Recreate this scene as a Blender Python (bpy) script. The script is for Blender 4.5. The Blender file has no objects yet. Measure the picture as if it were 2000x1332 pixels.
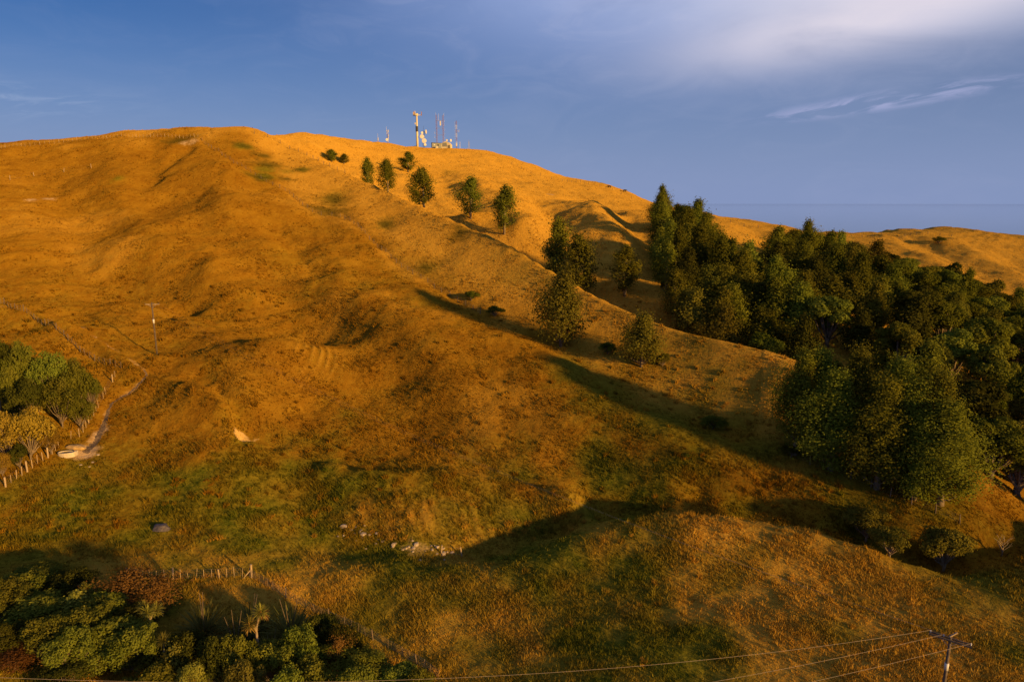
import bpy, bmesh, math, random
import numpy as np
from mathutils import Vector, Matrix, Euler

random.seed(7)
RNG = np.random.default_rng(11)
scene = bpy.context.scene
COL = scene.collection

# ------------------------------------------------------------------ camera
PITCH = math.radians(11.45)
FPX = 1333.0                     # focal length in pixels of the 2000 x 1332 picture
cam_d = bpy.data.cameras.new('camera')
cam_d.sensor_width = 36.0
cam_d.lens = 24.0
cam_d.clip_start = 0.5
cam_d.clip_end = 200000.0
cam = bpy.data.objects.new('camera', cam_d)
COL.objects.link(cam)
cam.location = (0, 0, 0)
cam.rotation_euler = (math.pi / 2 - PITCH, 0, 0)
scene.camera = cam

# ------------------------------------------------------------------ light
SUN_AZ = math.radians(49)        # sun stands behind the camera, to its right
SUN_EL = math.radians(9.5)
sun_vec = Vector((math.sin(SUN_AZ) * math.cos(SUN_EL), -math.cos(SUN_AZ) * math.cos(SUN_EL), math.sin(SUN_EL)))
sun_d = bpy.data.lights.new('sun', 'SUN')
sun_d.energy = 5.0
sun_d.angle = math.radians(1.8)
sun_d.color = (1.0, 0.555, 0.13)
sun = bpy.data.objects.new('sun', sun_d)
COL.objects.link(sun)
sun.rotation_euler = sun_vec.to_track_quat('Z', 'Y').to_euler()
sun.location = (100, -100, 200)

scene.view_settings.view_transform = 'Standard'
scene.view_settings.look = 'None'
scene.view_settings.exposure = 0.56
scene.view_settings.gamma = 1.0
scene.view_settings.use_curve_mapping = False
scene.cycles.max_bounces = 4
scene.cycles.diffuse_bounces = 2
scene.cycles.glossy_bounces = 2
scene.cycles.transmission_bounces = 2
scene.cycles.transparent_max_bounces = 4


class NT:
    """tiny helper to write node trees"""
    def __init__(self, tree):
        self.t = tree
        tree.nodes.clear()

    def n(self, typ, inputs=None, **props):
        nd = self.t.nodes.new(typ)
        for k, v in props.items():
            setattr(nd, k, v)
        for k, v in (inputs or {}).items():
            s = nd.inputs[k]
            if isinstance(v, bpy.types.NodeSocket):
                self.t.links.new(v, s)
            else:
                s.default_value = v
        return nd

    def math(self, op, a, b=0.0, c=0.0, clamp=False):
        nd = self.n('ShaderNodeMath', {0: a, 1: b, 2: c}, operation=op, use_clamp=clamp)
        return nd.outputs[0]

    def mix(self, f, a, b, blend='MIX'):
        nd = self.n('ShaderNodeMix', data_type='RGBA', blend_type=blend)
        for i, v in ((0, f), (6, a), (7, b)):
            s = nd.inputs[i]
            if isinstance(v, bpy.types.NodeSocket):
                self.t.links.new(v, s)
            else:
                s.default_value = v if i == 0 else (*v[:3], 1.0)
        return nd.outputs[2]

    def ramp(self, f, *stops):
        nd = self.n('ShaderNodeValToRGB', {0: f})
        e = nd.color_ramp.elements
        while len(e) < len(stops):
            e.new(0.5)
        for k, (p, c) in enumerate(stops):
            e[k].position = p
            e[k].color = (*c[:3], 1.0) if not isinstance(c, (int, float)) else (c, c, c, 1.0)
        return nd.outputs[0]

    def smooth(self, x, a, b):
        nd = self.n('ShaderNodeMapRange', {0: x, 1: a, 2: b, 3: 0.0, 4: 1.0}, interpolation_type='SMOOTHSTEP')
        return nd.outputs[0]


# ------------------------------------------------------------------ sky
world = bpy.data.worlds.new('World')
scene.world = world
world.use_nodes = True
w = NT(world.node_tree)
sky = w.n('ShaderNodeTexSky', sky_type='NISHITA', sun_disc=False, sun_elevation=SUN_EL,
          sun_rotation=math.pi - SUN_AZ, air_density=1.0, dust_density=0.6, ozone_density=3.0, altitude=200.0)
geo = w.n('ShaderNodeTexCoord')
d = geo.outputs['Generated']
sep = w.n('ShaderNodeSeparateXYZ', {0: d})
dx, dy, dz = sep.outputs
az = w.math('ARCTAN2', dx, dy)                       # 0 straight ahead, + to the right
el = w.math('ARCSINE', dz)
# the evening sky of the photograph: deep periwinkle blue, graded by a constant tint
tint = w.mix(1.0, sky.outputs[0], (0.195, 0.325, 0.555), 'MULTIPLY')
# high cloud seen on a flat layer: project the direction on a plane
den = w.math('MAXIMUM', w.math('ADD', dz, 0.10), 0.03)
cu = w.math('DIVIDE', dx, den)
cv = w.math('DIVIDE', dy, den)
cvec = w.n('ShaderNodeCombineXYZ', {0: cu, 1: w.math('MULTIPLY', cv, 1.0), 2: 0.0}).outputs[0]
skyv = w.n('ShaderNodeCombineXYZ', {0: w.math('MULTIPLY', az, 2.6), 1: w.math('MULTIPLY', el, 7.5), 2: 0.4}).outputs[0]
n_soft = w.n('ShaderNodeTexNoise', {'Vector': skyv, 'Scale': 1.0, 'Detail': 7.0, 'Roughness': 0.52, 'Distortion': 0.5}).outputs[0]
skyw = w.n('ShaderNodeCombineXYZ', {0: w.math('MULTIPLY', az, 15.0), 1: w.math('MULTIPLY', w.math('SUBTRACT', el, w.math('MULTIPLY', az, 0.12)), 85.0), 2: 0.9}).outputs[0]
n_wisp = w.n('ShaderNodeTexNoise', {'Vector': skyw, 'Scale': 1.0, 'Detail': 6.0, 'Roughness': 0.6, 'Distortion': 0.8}).outputs[0]
n_big = w.n('ShaderNodeTexNoise', {'Vector': cvec, 'Scale': 0.55, 'Detail': 5.0, 'Roughness': 0.55, 'Distortion': 0.35}).outputs[0]
streak = w.n('ShaderNodeMapping', {0: cvec, 'Rotation': (0, 0, 0.5), 'Scale': (0.35, 1.6, 1.0)}).outputs[0]
n_str = w.n('ShaderNodeTexNoise', {'Vector': streak, 'Scale': 0.9, 'Detail': 7.0, 'Roughness': 0.62, 'Distortion': 0.6}).outputs[0]


def blob(a0, e0, sa, se, rot=0.0):
    """soft cloud mass at an azimuth / elevation of the sky"""
    da = w.math('SUBTRACT', az, a0)
    de = w.math('SUBTRACT', el, e0)
    c_, s_ = math.cos(rot), math.sin(rot)
    p = w.math('ADD', w.math('MULTIPLY', da, c_ / sa), w.math('MULTIPLY', de, s_ / sa))
    q = w.math('ADD', w.math('MULTIPLY', da, -s_ / se), w.math('MULTIPLY', de, c_ / se))
    r2 = w.math('ADD', w.math('MULTIPLY', p, p), w.math('MULTIPLY', q, q))
    return w.math('EXPONENT', w.math('MULTIPLY', r2, -1.0))


SKYBLOBS = None
c1 = w.math('MULTIPLY', blob(0.50, 0.305, 0.27, 0.100, 0.0), w.smooth(n_soft, 0.12, 0.52))
c1b = w.math('MULTIPLY', blob(0.47, 0.222, 0.20, 0.034, 0.14), w.smooth(n_soft, 0.12, 0.55))
c2 = w.math('MULTIPLY', w.smooth(blob(0.475, 0.122, 0.150, 0.0115, 0.10), 0.12, 0.85), w.smooth(n_wisp, 0.40, 0.60))
c3 = w.math('MULTIPLY', blob(-0.66, 0.115, 0.12, 0.016, 0.0), w.smooth(n_wisp, 0.42, 0.66))
c4 = w.math('MULTIPLY', blob(0.22, 0.30, 0.42, 0.12, 0.0), w.smooth(n_soft, 0.10, 0.55))
c5 = w.math('MULTIPLY', w.smooth(el, 0.24, 0.62), w.smooth(n_big, 0.20, 0.70))     # cloud veil added overhead, out of view, to lift the ambient light
hz = w.math('SUBTRACT', 1.0, w.smooth(el, 0.0, 0.26))
base_ = w.mix(w.math('MULTIPLY', hz, 0.93), tint, (1.66, 2.14, 3.66))
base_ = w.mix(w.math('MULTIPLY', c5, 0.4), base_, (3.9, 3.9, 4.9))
c = w.mix(w.math('MULTIPLY', c4, 1.15, 0.0, True), base_, (1.95, 2.62, 4.65))
c = w.mix(w.math('MULTIPLY', c1, 1.55, 0.0, True), c, (4.2, 4.25, 5.25))
c = w.mix(w.math('MULTIPLY', c1b, 1.15, 0.0, True), c, (4.9, 4.6, 5.3))
c = w.mix(w.math('MULTIPLY', c2, 0.68), c, (2.7, 2.9, 4.6))
c = w.mix(w.math('MULTIPLY', c3, 0.6), c, (2.4, 3.0, 4.4))
n_fine = w.n('ShaderNodeTexNoise', {'Vector': skyv, 'Scale': 3.2, 'Detail': 8.0, 'Roughness': 0.6, 'Distortion': 1.2}).outputs[0]
c6 = w.math('MULTIPLY', w.smooth(n_fine, 0.42, 0.75), w.math('ADD', 0.035, w.math('MULTIPLY', w.math('ADD', c1, c4, 0.0, True), 0.22)))
c = w.mix(c6, c, (3.6, 3.7, 4.9))
bg = w.n('ShaderNodeBackground', {'Color': c, 'Strength': 0.10})
w.n('ShaderNodeOutputWorld', {0: bg.outputs[0]})

# ------------------------------------------------------------------ geometry of the view, used to survey the land
SP, CP = math.sin(PITCH), math.cos(PITCH)


def ray(u, v):
    """direction of picture point (u, v), scaled to one metre forward: (x, z)"""
    r = (u - 1000.0) / FPX
    t = (666.0 - v) / FPX
    fy = CP + t * SP
    return r / fy, (-SP + t * CP) / fy


PTS = []                       # survey points x, y, z


def P(*rows):
    for u, v, Y in rows:
        a, q_ = ray(u, v)
        PTS.append((a * Y, Y, q_ * Y))


def H(*rows):
    for u, Y, z in rows:
        PTS.append(((u - 1000.0) / FPX * Y, Y, z))


def dense(rows, step=28):
    out = [rows[0]]
    for a, b in zip(rows[:-1], rows[1:]):
        n = max(1, int(math.hypot(b[0] - a[0], 0) / step))
        out += [tuple(a[k] + (b[k] - a[k]) * i / n for k in range(3)) for i in range(1, n + 1)]
    return out


def PL(*rows):
    P(*dense(rows))


def HL(*rows):
    H(*dense(rows))



def q_of(v):
    return ray(1000.0, v)[1]


def section(Y, z, segs, Yend):
    """walk up the picture column by column slopes, shifted so that the walk ends Yend metres ahead"""
    def run(dl):
        y_, z_, out = Y, z, []
        for v, s_ in segs:
            sl = s_ + dl
            q_ = q_of(v)
            if q_ >= sl - 0.004:
                sl = q_ + 0.004 if dl < 0.3 else sl
            y2 = (z_ - sl * y_) / (q_ - sl)
            y2 = max(y2, y_ + 0.2)
            z_ = q_ * y2
            y_ = y2
            out.append((v, y_))
        return out
    if Yend is None:
        return run(0.0)
    lo, hi = -0.35, 0.6
    for _ in range(40):
        mid = (lo + hi) / 2
        if run(mid)[-1][1] > Yend:
            lo = mid
        else:
            hi = mid
    return run(hi)


COLS = []
SEEN = {}
FACE = {600: (408, 300), 700: (442, 345), 800: (528, 392), 900: (600, 435), 1000: (650, 481), 1100: (692, 541), 1200: (728, 598), 1300: (778, 642), 1400: (825, 669), 1500: (865, 690)}


def C(u, z0, *parts):
    """one survey column: visible runs (list of (v, slope), Y at the end) and hidden steps (dY, dz)"""
    Y = z0 / q_of(1332)
    z = z0
    P((u, 1332, Y))
    for p in parts:
        if isinstance(p[0], list):
            o = section(Y, z, p[0], p[1])
            f_ = FACE.get(u, (0, 0))
            P(*[(u, v, y_) for v, y_ in o if not f_[1] <= v <= f_[0]])
            SEEN.setdefault(u, {}).update(dict(o))
            v, Y = o[-1]
            z = q_of(v) * Y
        else:
            Y, z = Y + p[0], z + p[1]
            H((u, Y, z))
    COLS.append((u, Y, z))


LEFT_UP = lambda a: [(480, .30 + a), (400, .33 + a), (330, .36 + a)]
C(-250, -36, ([(1200, .05), (1050, .12), (945, .22), (870, .25), (760, .3), (690, .33), (560, .3)], 150), (5, -.6), (LEFT_UP(0) + [(292, .3)], 280), (50, -6))
C(0, -37, ([(1200, .05), (1110, .06), (1050, .12), (945, .22), (870, .25), (760, .3), (690, .32), (620, .33), (588, .3)], 134), (5, -.6), ([(560, .25)] + LEFT_UP(0) + [(276, .3)], 287), (50, -6))
C(150, -37.5, ([(1200, .04), (1110, .05), (1040, .1), (960, .2), (890, .22), (830, .28), (740, .32), (680, .33), (648, .25)], 125), (5, -.6), ([(600, .25), (560, .3)] + LEFT_UP(0) + [(267, .36)], 292), (50, -6))
C(300, -38.5, ([(1200, .03), (1110, .04), (1050, .08), (1000, .15), (960, .22), (880, .25), (770, .30), (692, .30)], 117), (3, -.4), ([(640, .2), (560, .28)] + LEFT_UP(0) + [(285, .36), (254, .3)], 297), (50, -5))
C(450, -39.5, ([(1200, .02), (1100, .04), (1050, .1), (960, .25), (880, .28), (800, .30), (740, .27), (690, .30), (672, .12)], 120), ([(640, .12), (560, .28)] + LEFT_UP(0) + [(290, .38), (254, .3)], 299), (40, -4))
C(600, -40, ([(1200, .02), (1090, .03)], None), (1.6, -.6), ([(1040, .3), (960, .32), (880, .24), (800, .26), (720, .3), (695, .2), (640, .2), (560, .3), (480, .33), (408, .34), (350, .36), (300, .36)], 275), (13, -1.3), ([(285, .25), (275, .2), (264, .12)], 350), (90, -8))
C(700, -40, ([(1200, .02), (1090, .03)], None), (1.6, -.7), ([(1040, .35), (960, .3), (880, .24), (800, .26), (700, .26), (620, .26), (540, .29), (480, .31), (442, .28), (400, .36), (345, .36)], 245), (10, -1.5), ([(340, .12), (312, .13), (281, .14)], 400), (90, -8))
C(800, -40, ([(1200, .02), (1096, .03)], None), (1.6, -.6), ([(1040, .45), (960, .3), (880, .24), (780, .26), (700, .26), (620, .26), (560, .25), (528, .22), (470, .36), (392, .36)], 218), (9, -1.9), ([(388, .15), (360, .13), (330, .14), (292, .14)], 430), (90, -8))
C(900, -40, ([(1200, .02), (1096, .03)], None), (2.3, -1.0), ([(1030, .45), (960, .3), (880, .24), (780, .26), (700, .25), (640, .22), (618, .1), (600, .15), (540, .36), (435, .36)], 195), (9, -2.6), ([(427, .25), (390, .15), (350, .13), (293, .14)], 430), (90, -8))
C(1000, -40, ([(1200, .02), (1078, .05)], None), (3, -1.0), ([(1020, .5), (960, .28), (880, .23), (780, .25), (700, .25), (662, .14), (650, .02), (600, .33), (540, .36), (481, .36)], 176), (10, -3.8), ([(458, .40), (420, .2), (370, .12), (309, .12)], 428), (90, -10))
C(1100, -39.7, ([(1200, .03), (1044, .08)], None), (3.4, -1.5), ([(985, .55), (960, .25), (880, .22), (780, .24), (720, .15), (692, -.04), (660, .3), (600, .36), (541, .36)], 155), (10, -5), ([(525, .40), (480, .3), (430, .22), (390, .1), (348, .1)], 420), (90, -12))
C(1200, -39.3, ([(1200, .03), (1100, .07), (1008, .12)], None), (4, -2.2), ([(960, .45), (900, .2), (830, .2), (780, .13), (728, -.06), (690, .25), (598, .34)], 139), (10, -5.6), ([(580, .5), (520, .3), (450, .2), (410, .1), (365, .05)], 420), (90, -15))
C(1300, -39, ([(1200, .03), (1100, .08), (996, .13)], None), (4, -2.0), ([(950, .4), (880, .2), (840, .12), (778, -.06), (720, .22), (642, .3)], 127.5), (10, -5.8), ([(600, .45), (540, .25), (467, .18), (430, .07), (407, .03)], 405), (90, -18))
C(1400, -38.7, ([(1200, .03), (1100, .08), (1008, .12)], None), (4, -2.0), ([(960, .4), (900, .18), (870, .05), (825, -.04), (740, .2), (669, .28)], 119), (10, -6), ([(640, .3), (560, .18), (500, .15), (450, .06), (424, .02)], 400), (90, -18))
C(1500, -38.5, ([(1200, .03), (1100, .07), (1023, .1)], None), (4, -2.1), ([(985, .4), (930, .18), (900, .05), (865, -.02), (780, .2), (690, .27)], 113.5), (9.5, -6), ([(660, .2), (600, .15), (540, .12), (490, .06), (441, .04)], 395), (90, -18))
C(1600, -38.3, ([(1200, .02), (1120, .05), (1046, .08)], None), (4, -2.2), ([(1010, .35), (950, .15), (900, .0), (870, .05), (790, .18), (718, .25)], 107), (8, -3.2), ([(680, .08), (600, .12), (540, .1), (482, .05), (453, .02)], 393), (90, -18))
C(1700, -38.2, ([(1220, .02), (1140, .04), (1076, .06)], None), (3.6, -2.8), ([(1040, .3), (980, .15), (950, .02), (900, .06), (820, .15), (765, .2)], 101), (8, -2.6), ([(700, .06), (620, .1), (560, .08), (510, .04), (454, .03)], 400), (90, -16))
C(1800, -38.2, ([(1220, .01), (1150, .03), (1110, .03)], None), (3.6, -2.4), ([(1070, .25), (1000, .15), (985, .0), (930, .02), (860, .08), (835, .1)], 93), (12, -1.2), ([(740, .03), (650, .08), (570, .07), (500, .03), (452, .025)], 445), (90, -16))
C(1900, -38.2, ([(1220, .01), (1118, .04)], None), (4, -3), ([(1080, .2), (1030, .12), (960, .05), (900, .02)], 87), (5, -.6), ([(780, .03), (690, .06), (620, .06), (540, .04), (500, .02), (461, .02)], 475), (90, -16))
C(2000, -38.2, ([(1220, .02), (1086, .06)], None), (5, -3.5), ([(1040, .15), (980, .05), (920, .02)], None), ([(850, .02), (740, .04), (660, .05), (600, .04), (550, .025), (474, .02)], 500), (90, -16))
C(2200, -38.4, ([(1220, .02), (1050, .06)], None), (5, -3.5), ([(1000, .15), (950, .05), (890, .02)], None), ([(820, .02), (740, .04), (660, .05), (600, .04), (550, .025), (505, .02)], 500), (90, -16))
for c_ in COLS:
    print('col', [round(k, 1) for k in c_])
# breaklines between the columns
CREST = ((505, 256, 298), (530, 267, 292), (560, 281, 285), (600, 300, 275), (650, 323, 260), (700, 345.5, 245), (750, 369, 231), (800, 392, 218), (850, 414, 206),
         (900, 435, 195), (950, 457, 185.5), (1000, 481, 176), (1050, 511, 165.5), (1100, 541, 155), (1150, 571, 146.5), (1200, 598, 139),
         (1250, 622, 132.5), (1300, 642, 127.5), (1350, 657, 123), (1400, 669, 119), (1450, 680, 116), (1500, 690, 113.5), (1600, 718, 107.5), (1700, 765, 101), (1800, 835, 93))
P(*dense(CREST, 20))
FOOT = [(u_, v_, SEEN[u_][v_]) for u_, v_ in ((600, 408), (700, 442), (800, 528), (900, 600), (1000, 650), (1100, 692), (1200, 728), (1300, 778), (1400, 825), (1500, 865))]
_ff = np.array(FOOT)
_pv, _py = np.polyfit(_ff[:, 0] / 1000, _ff[:, 1], 4), np.polyfit(_ff[:, 0] / 1000, _ff[:, 2], 4)
_cc = np.array(CREST)
for f_ in (0.0, 0.25, 0.5, 0.75, 0.9):
    for u_ in range(560, 1501, 22):
        vf, yf = np.polyval(_pv, u_ / 1000), np.polyval(_py, u_ / 1000)
        vc, yc = np.interp(u_, _cc[:, 0], _cc[:, 1]), np.interp(u_, _cc[:, 0], _cc[:, 2])
        P((u_, vf + (vc - vf) * f_, yf + (yc - yf) * f_ * (1 - 0.05 * (1 - f_))))
HL((560, 298, 22.2), (600, 288, 17.5), (700, 255, 7.5), (800, 227, -1.2), (900, 204, -8.2), (1000, 186, -14.7), (1100, 165, -21.3), (1200, 149, -26.3), (1300, 137.5, -29.2),
   (1400, 129, -30.2), (1500, 123, -31.1), (1600, 115.5, -31.4), (1700, 109, -33), (1800, 105, -35.6))
PL((545, 267, 328), (590, 263, 345), (640, 269, 370), (700, 281, 400), (740, 290, 425), (850, 293, 430), (940, 294, 430), (985, 306, 428), (1040, 320, 425),
   (1100, 348, 420), (1160, 354, 425), (1200, 365, 420), (1250, 386, 410), (1290, 405, 405), (1380, 422, 400), (1440, 430, 400),
   (1500, 440, 395), (1560, 453, 390), (1620, 453, 395), (1700, 454, 400), (1760, 453, 430), (1830, 451, 460), (1870, 455, 470),
   (1930, 466, 480), (2000, 474, 500), (2200, 505, 500))
PL((-200, 290, 280), (0, 276, 287), (120, 269, 291), (250, 255, 296), (390, 252, 299), (470, 255, 299))

# far sides of the hills, out of sight
for u_ in range(-1000, 3001, 250):
    H((u_, 900, -120), (u_, 1500, -190))
for u_, z_ in ((-1000, 10), (-600, 8), (-200, 10), (100, 12), (350, 16), (600, 6), (850, 12), (1100, 0), (1350, -20), (1600, -34), (1850, -34), (2100, -50), (2500, -70)):
    H((u_, 600, z_ - 22))
for u_, z_ in ((-200, 16), (100, 18), (350, 22)):
    H((u_, 380, z_))
HL((350, 345, 26), (470, 335, 25))
H((700, 520, 22), (850, 520, 24), (1000, 520, 20), (1250, 500, -4), (1500, 490, -24), (1700, 500, -30))
# land outside the frame
H((-500, 60, -34), (-500, 100, -30), (-500, 160, -20), (-600, 230, -2), (-600, 300, 14), (-1200, 100, -30), (-1200, 200, -12), (-1200, 300, 5),
  (2500, 60, -41), (2500, 100, -41), (2500, 160, -36), (2500, 250, -28), (2500, 400, -38), (3200, 100, -44), (3200, 250, -34), (3200, 400, -50))
for t_ in (-170, -140, -110, -80, 80, 110, 140, 170):
    for r_, z_ in ((12, -44), (30, -43), (60, -44), (130, -48), (350, -62), (1000, -160)):
        PTS.append((math.sin(math.radians(t_)) * r_, math.cos(math.radians(t_)) * r_, z_))
for t_ in (-45, -20, 0, 20, 45):
    for r_, z_ in ((12, -43.5), (30, -41.5)):
        PTS.append((math.sin(math.radians(t_)) * r_, math.cos(math.radians(t_)) * r_, z_))

pts = np.array(PTS)
c_th = np.arctan2(pts[:, 0], pts[:, 1])
c_lr = np.log(np.hypot(pts[:, 0], pts[:, 1]))
c_q = pts[:, 2] / np.hypot(pts[:, 0], pts[:, 1])


def tps_k(r2):
    return 0.5 * r2 * np.log(np.maximum(r2, 1e-12))


def tps_fit(X, val, lam):
    n = len(X)
    r2 = ((X[:, None, :] - X[None, :, :]) ** 2).sum(-1)
    A = np.zeros((n + 3, n + 3))
    A[:n, :n] = tps_k(r2) + lam * np.eye(n)
    A[:n, n] = 1
    A[:n, n + 1:] = X
    A[n:, :n] = A[:n, n:].T
    return np.linalg.solve(A, np.concatenate([val, np.zeros(3)]))


CX = np.stack([c_th, c_lr], 1)
CW = tps_fit(CX, c_q, 3e-5)


def tps_eval(th, lr):
    out = np.empty(th.size)
    th, lr = th.ravel(), lr.ravel()
    n = len(CX)
    for i in range(0, th.size, 20000):
        a, b = th[i:i + 20000], lr[i:i + 20000]
        r2 = (a[:, None] - CX[None, :, 0]) ** 2 + (b[:, None] - CX[None, :, 1]) ** 2
        out[i:i + 20000] = tps_k(r2) @ CW[:n] + CW[n] + CW[n + 1] * a + CW[n + 2] * b
    return out


# polar survey grid: fine where the hills are, coarse behind the camera
TH = np.unique(np.concatenate([np.linspace(-math.pi, -1.0, 46), np.linspace(-1.0, -0.70, 60), np.linspace(-0.70, 0.70, 700),
                               np.linspace(0.70, 1.0, 60), np.linspace(1.0, math.pi, 46)]))
LR = np.unique(np.concatenate([np.linspace(math.log(0.4), math.log(36), 34), np.linspace(math.log(36), math.log(560), 560),
                               np.linspace(math.log(560), math.log(6000), 50)]))
NT_, NR_ = len(TH), len(LR)

# ---- value noise
_tab = RNG.random((256, 256))


def vnoise(x, y):
    xi, yi = np.floor(x).astype(int), np.floor(y).astype(int)
    fx, fy = x - xi, y - yi
    fx = fx * fx * fx * (fx * (fx * 6 - 15) + 10)
    fy = fy * fy * fy * (fy * (fy * 6 - 15) + 10)
    x0, x1, y0, y1 = xi & 255, (xi + 1) & 255, yi & 255, (yi + 1) & 255
    return ((_tab[x0, y0] * (1 - fx) + _tab[x1, y0] * fx) * (1 - fy) + (_tab[x0, y1] * (1 - fx) + _tab[x1, y1] * fx) * fy) * 2 - 1


def fbm(x, y, s, octv=4, gain=0.5):
    out, a = 0.0, 1.0
    for k in range(octv):
        out = out + a * vnoise(x / s + 17.3 * k, y / s - 9.1 * k)
        s *= 0.5
        a *= gain
    return out


# smooth survey surface on a thinned grid, then interpolated
_th_c = np.interp(np.linspace(0, NT_ - 1, 460), np.arange(NT_), TH)
_lr_c = np.interp(np.linspace(0, NR_ - 1, 330), np.arange(NR_), LR)
_tt, _rr = np.meshgrid(_th_c, _lr_c, indexing='ij')
_qc = tps_eval(_tt, _rr).reshape(_tt.shape)


def cubic_rows(src, xs, x):
    """Catmull-Rom along axis 0 (index space is uniform)"""
    t = np.interp(x, xs, np.arange(len(xs)))
    i = np.clip(np.floor(t).astype(int), 1, len(xs) - 3)
    f = (t - i)[:, None]
    p0, p1, p2, p3 = src[i - 1], src[i], src[i + 1], src[i + 2]
    return p1 + 0.5 * f * (p2 - p0 + f * (2 * p0 - 5 * p1 + 4 * p2 - p3 + f * (3 * (p1 - p2) + p3 - p0)))


_q = cubic_rows(_qc, _th_c, TH)
_q = cubic_rows(_q.T.copy(), _lr_c, LR).T
GT, GR = np.meshgrid(TH, LR, indexing='ij')
R_ = np.exp(GR)
GX, GY = np.sin(GT) * R_, np.cos(GT) * R_
GZ = _q * R_
_n = np.clip((R_ - 14) / 14, 0, 1)
GZ = GZ * _n + (-43.5) * (1 - _n)
# the land sinks below the sea far out
_f = np.clip((R_ - 700) / 1500, 0, 1)
GZ = GZ * (1 - _f) + (-290) * _f


GZ[-1] = GZ[0]


def grid_sample(arr, x, y):
    th, lr = np.arctan2(x, y), np.log(np.maximum(np.hypot(x, y), 0.41))
    i = np.clip(np.searchsorted(TH, th) - 1, 0, NT_ - 2)
    j = np.clip(np.searchsorted(LR, lr) - 1, 0, NR_ - 2)
    a = (th - TH[i]) / (TH[i + 1] - TH[i])
    b = (lr - LR[j]) / (LR[j + 1] - LR[j])
    return (arr[i, j] * (1 - a) + arr[i + 1, j] * a) * (1 - b) + (arr[i, j + 1] * (1 - a) + arr[i + 1, j + 1] * a) * b


def ground(x, y):
    return float(grid_sample(GZ, np.array([x]), np.array([y]))[0])


def hit(u, v, far=False):
    """where the sight line through picture point (u, v) first meets the land"""
    a, q_ = ray(u, v)
    ys = np.exp(np.linspace(math.log(36), math.log(560), 3000))
    zz = grid_sample(GZ, a * ys, ys)
    ok = zz >= q_ * ys
    k = int(np.argmax(ok)) if ok.any() else int(np.argmin(q_ * ys - zz))
    y = ys[k]
    return Vector((a * y, y, zz[k]))


def at(u, Y):
    """ground point in the column of picture x = u, Y metres ahead"""
    x = (u - 1000.0) / FPX * Y
    for _ in range(3):
        z = ground(x, Y)
        f = Y * CP - z * SP
        x = (u - 1000.0) / FPX * f
    return Vector((x, Y, ground(x, Y)))


def project(p):
    f = p.y * CP - p.z * SP
    t = p.y * SP + p.z * CP
    return 1000 + FPX * p.x / f, 666 - FPX * t / f


def seg_dist(px, py, line):
    """distance from every grid point to a ground polyline, and the arc parameter"""
    best = np.full(px.shape, 1e9)
    for (x0, y0), (x1, y1) in zip(line[:-1], line[1:]):
        vx, vy = x1 - x0, y1 - y0
        L = vx * vx + vy * vy + 1e-9
        t = np.clip(((px - x0) * vx + (py - y0) * vy) / L, 0, 1)
        best = np.minimum(best, np.hypot(px - x0 - t * vx, py - y0 - t * vy))
    return best


def window(x0, x1, y0, y1):
    # index box of the polar grid that covers a ground rectangle, as slices
    k = np.nonzero((GX >= x0) & (GX <= x1) & (GY >= y0) & (GY <= y1))
    return k


def wobble(pl, n=8, amp=0.5, seed=0):
    """subdivide a polyline of Vectors smoothly and make it uneven"""
    pl = [Vector((p[0], p[1])) for p in pl]
    out = []
    for k in range(len(pl) - 1):
        p0, p1, p2, p3 = pl[max(k - 1, 0)], pl[k], pl[k + 1], pl[min(k + 2, len(pl) - 1)]
        for i in range(n):
            f = i / n
            out.append(p1 + 0.5 * f * (p2 - p0 + f * (2 * p0 - 5 * p1 + 4 * p2 - p3 + f * (3 * (p1 - p2) + p3 - p0))))
    out.append(pl[-1])
    rr = random.Random(seed)
    return [(p.x + rr.uniform(-amp, amp), p.y + rr.uniform(-amp, amp)) for p in out]


def pix_line(*uv):
    return [hit(u, v) for u, v in uv]


# ---- surveyed lines on the smooth land (taken before the fine relief is added)
FENCE_TRACK = wobble(pix_line((395, 270), (420, 290), (455, 315), (510, 352), (560, 375), (610, 408), (660, 415), (700, 442), (740, 480),
                              (790, 520), (840, 552), (900, 585), (940, 612)), 6, 0.25, 1)
FAR_TRACK = wobble(pix_line((850, 300), (900, 299), (945, 306), (985, 325), (1030, 348), (1075, 362), (1140, 372), (1180, 382)), 6, 0.3, 2)
DIRT_TRACK = wobble(pix_line((0, 592), (70, 618), (130, 640), (180, 662), (225, 695), (262, 715), (285, 735), (282, 748), (250, 768),
                             (218, 790), (206, 815), (198, 838), (185, 862), (165, 882)), 6, 0.12, 3)
SIDE_TRACK = wobble(pix_line((412, 738), (430, 765), (452, 785), (475, 806)), 6, 0.15, 4)
BENCH_TRACK = wobble(pix_line((690, 352), (760, 364), (860, 352), (960, 352), (1060, 352)), 6, 0.3, 5)

# ---- local landforms: creases, hollows and noses
def carve(px, depth, wid):
    pl_ = wobble(pix_line(*px), 5, 0.3, len(px))
    la = np.array(pl_)
    k = window(la[:, 0].min() - 3 * wid, la[:, 0].max() + 3 * wid, la[:, 1].min() - 3 * wid, la[:, 1].max() + 3 * wid)
    dd = seg_dist(GX[k], GY[k], pl_)
    LAND[k] -= depth * np.exp(-(dd / wid) ** 2) * (1 + 0.3 * vnoise(GX[k] / wid, GY[k] / wid))


def mound(u_, v_, hgt_, sx, sy):
    p_ = hit(u_, v_)
    k = window(p_.x - 3 * sx, p_.x + 3 * sx, p_.y - 3 * sy, p_.y + 3 * sy)
    LAND[k] += hgt_ * np.exp(-((GX[k] - p_.x) / sx) ** 2 - ((GY[k] - p_.y) / sy) ** 2)


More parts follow.
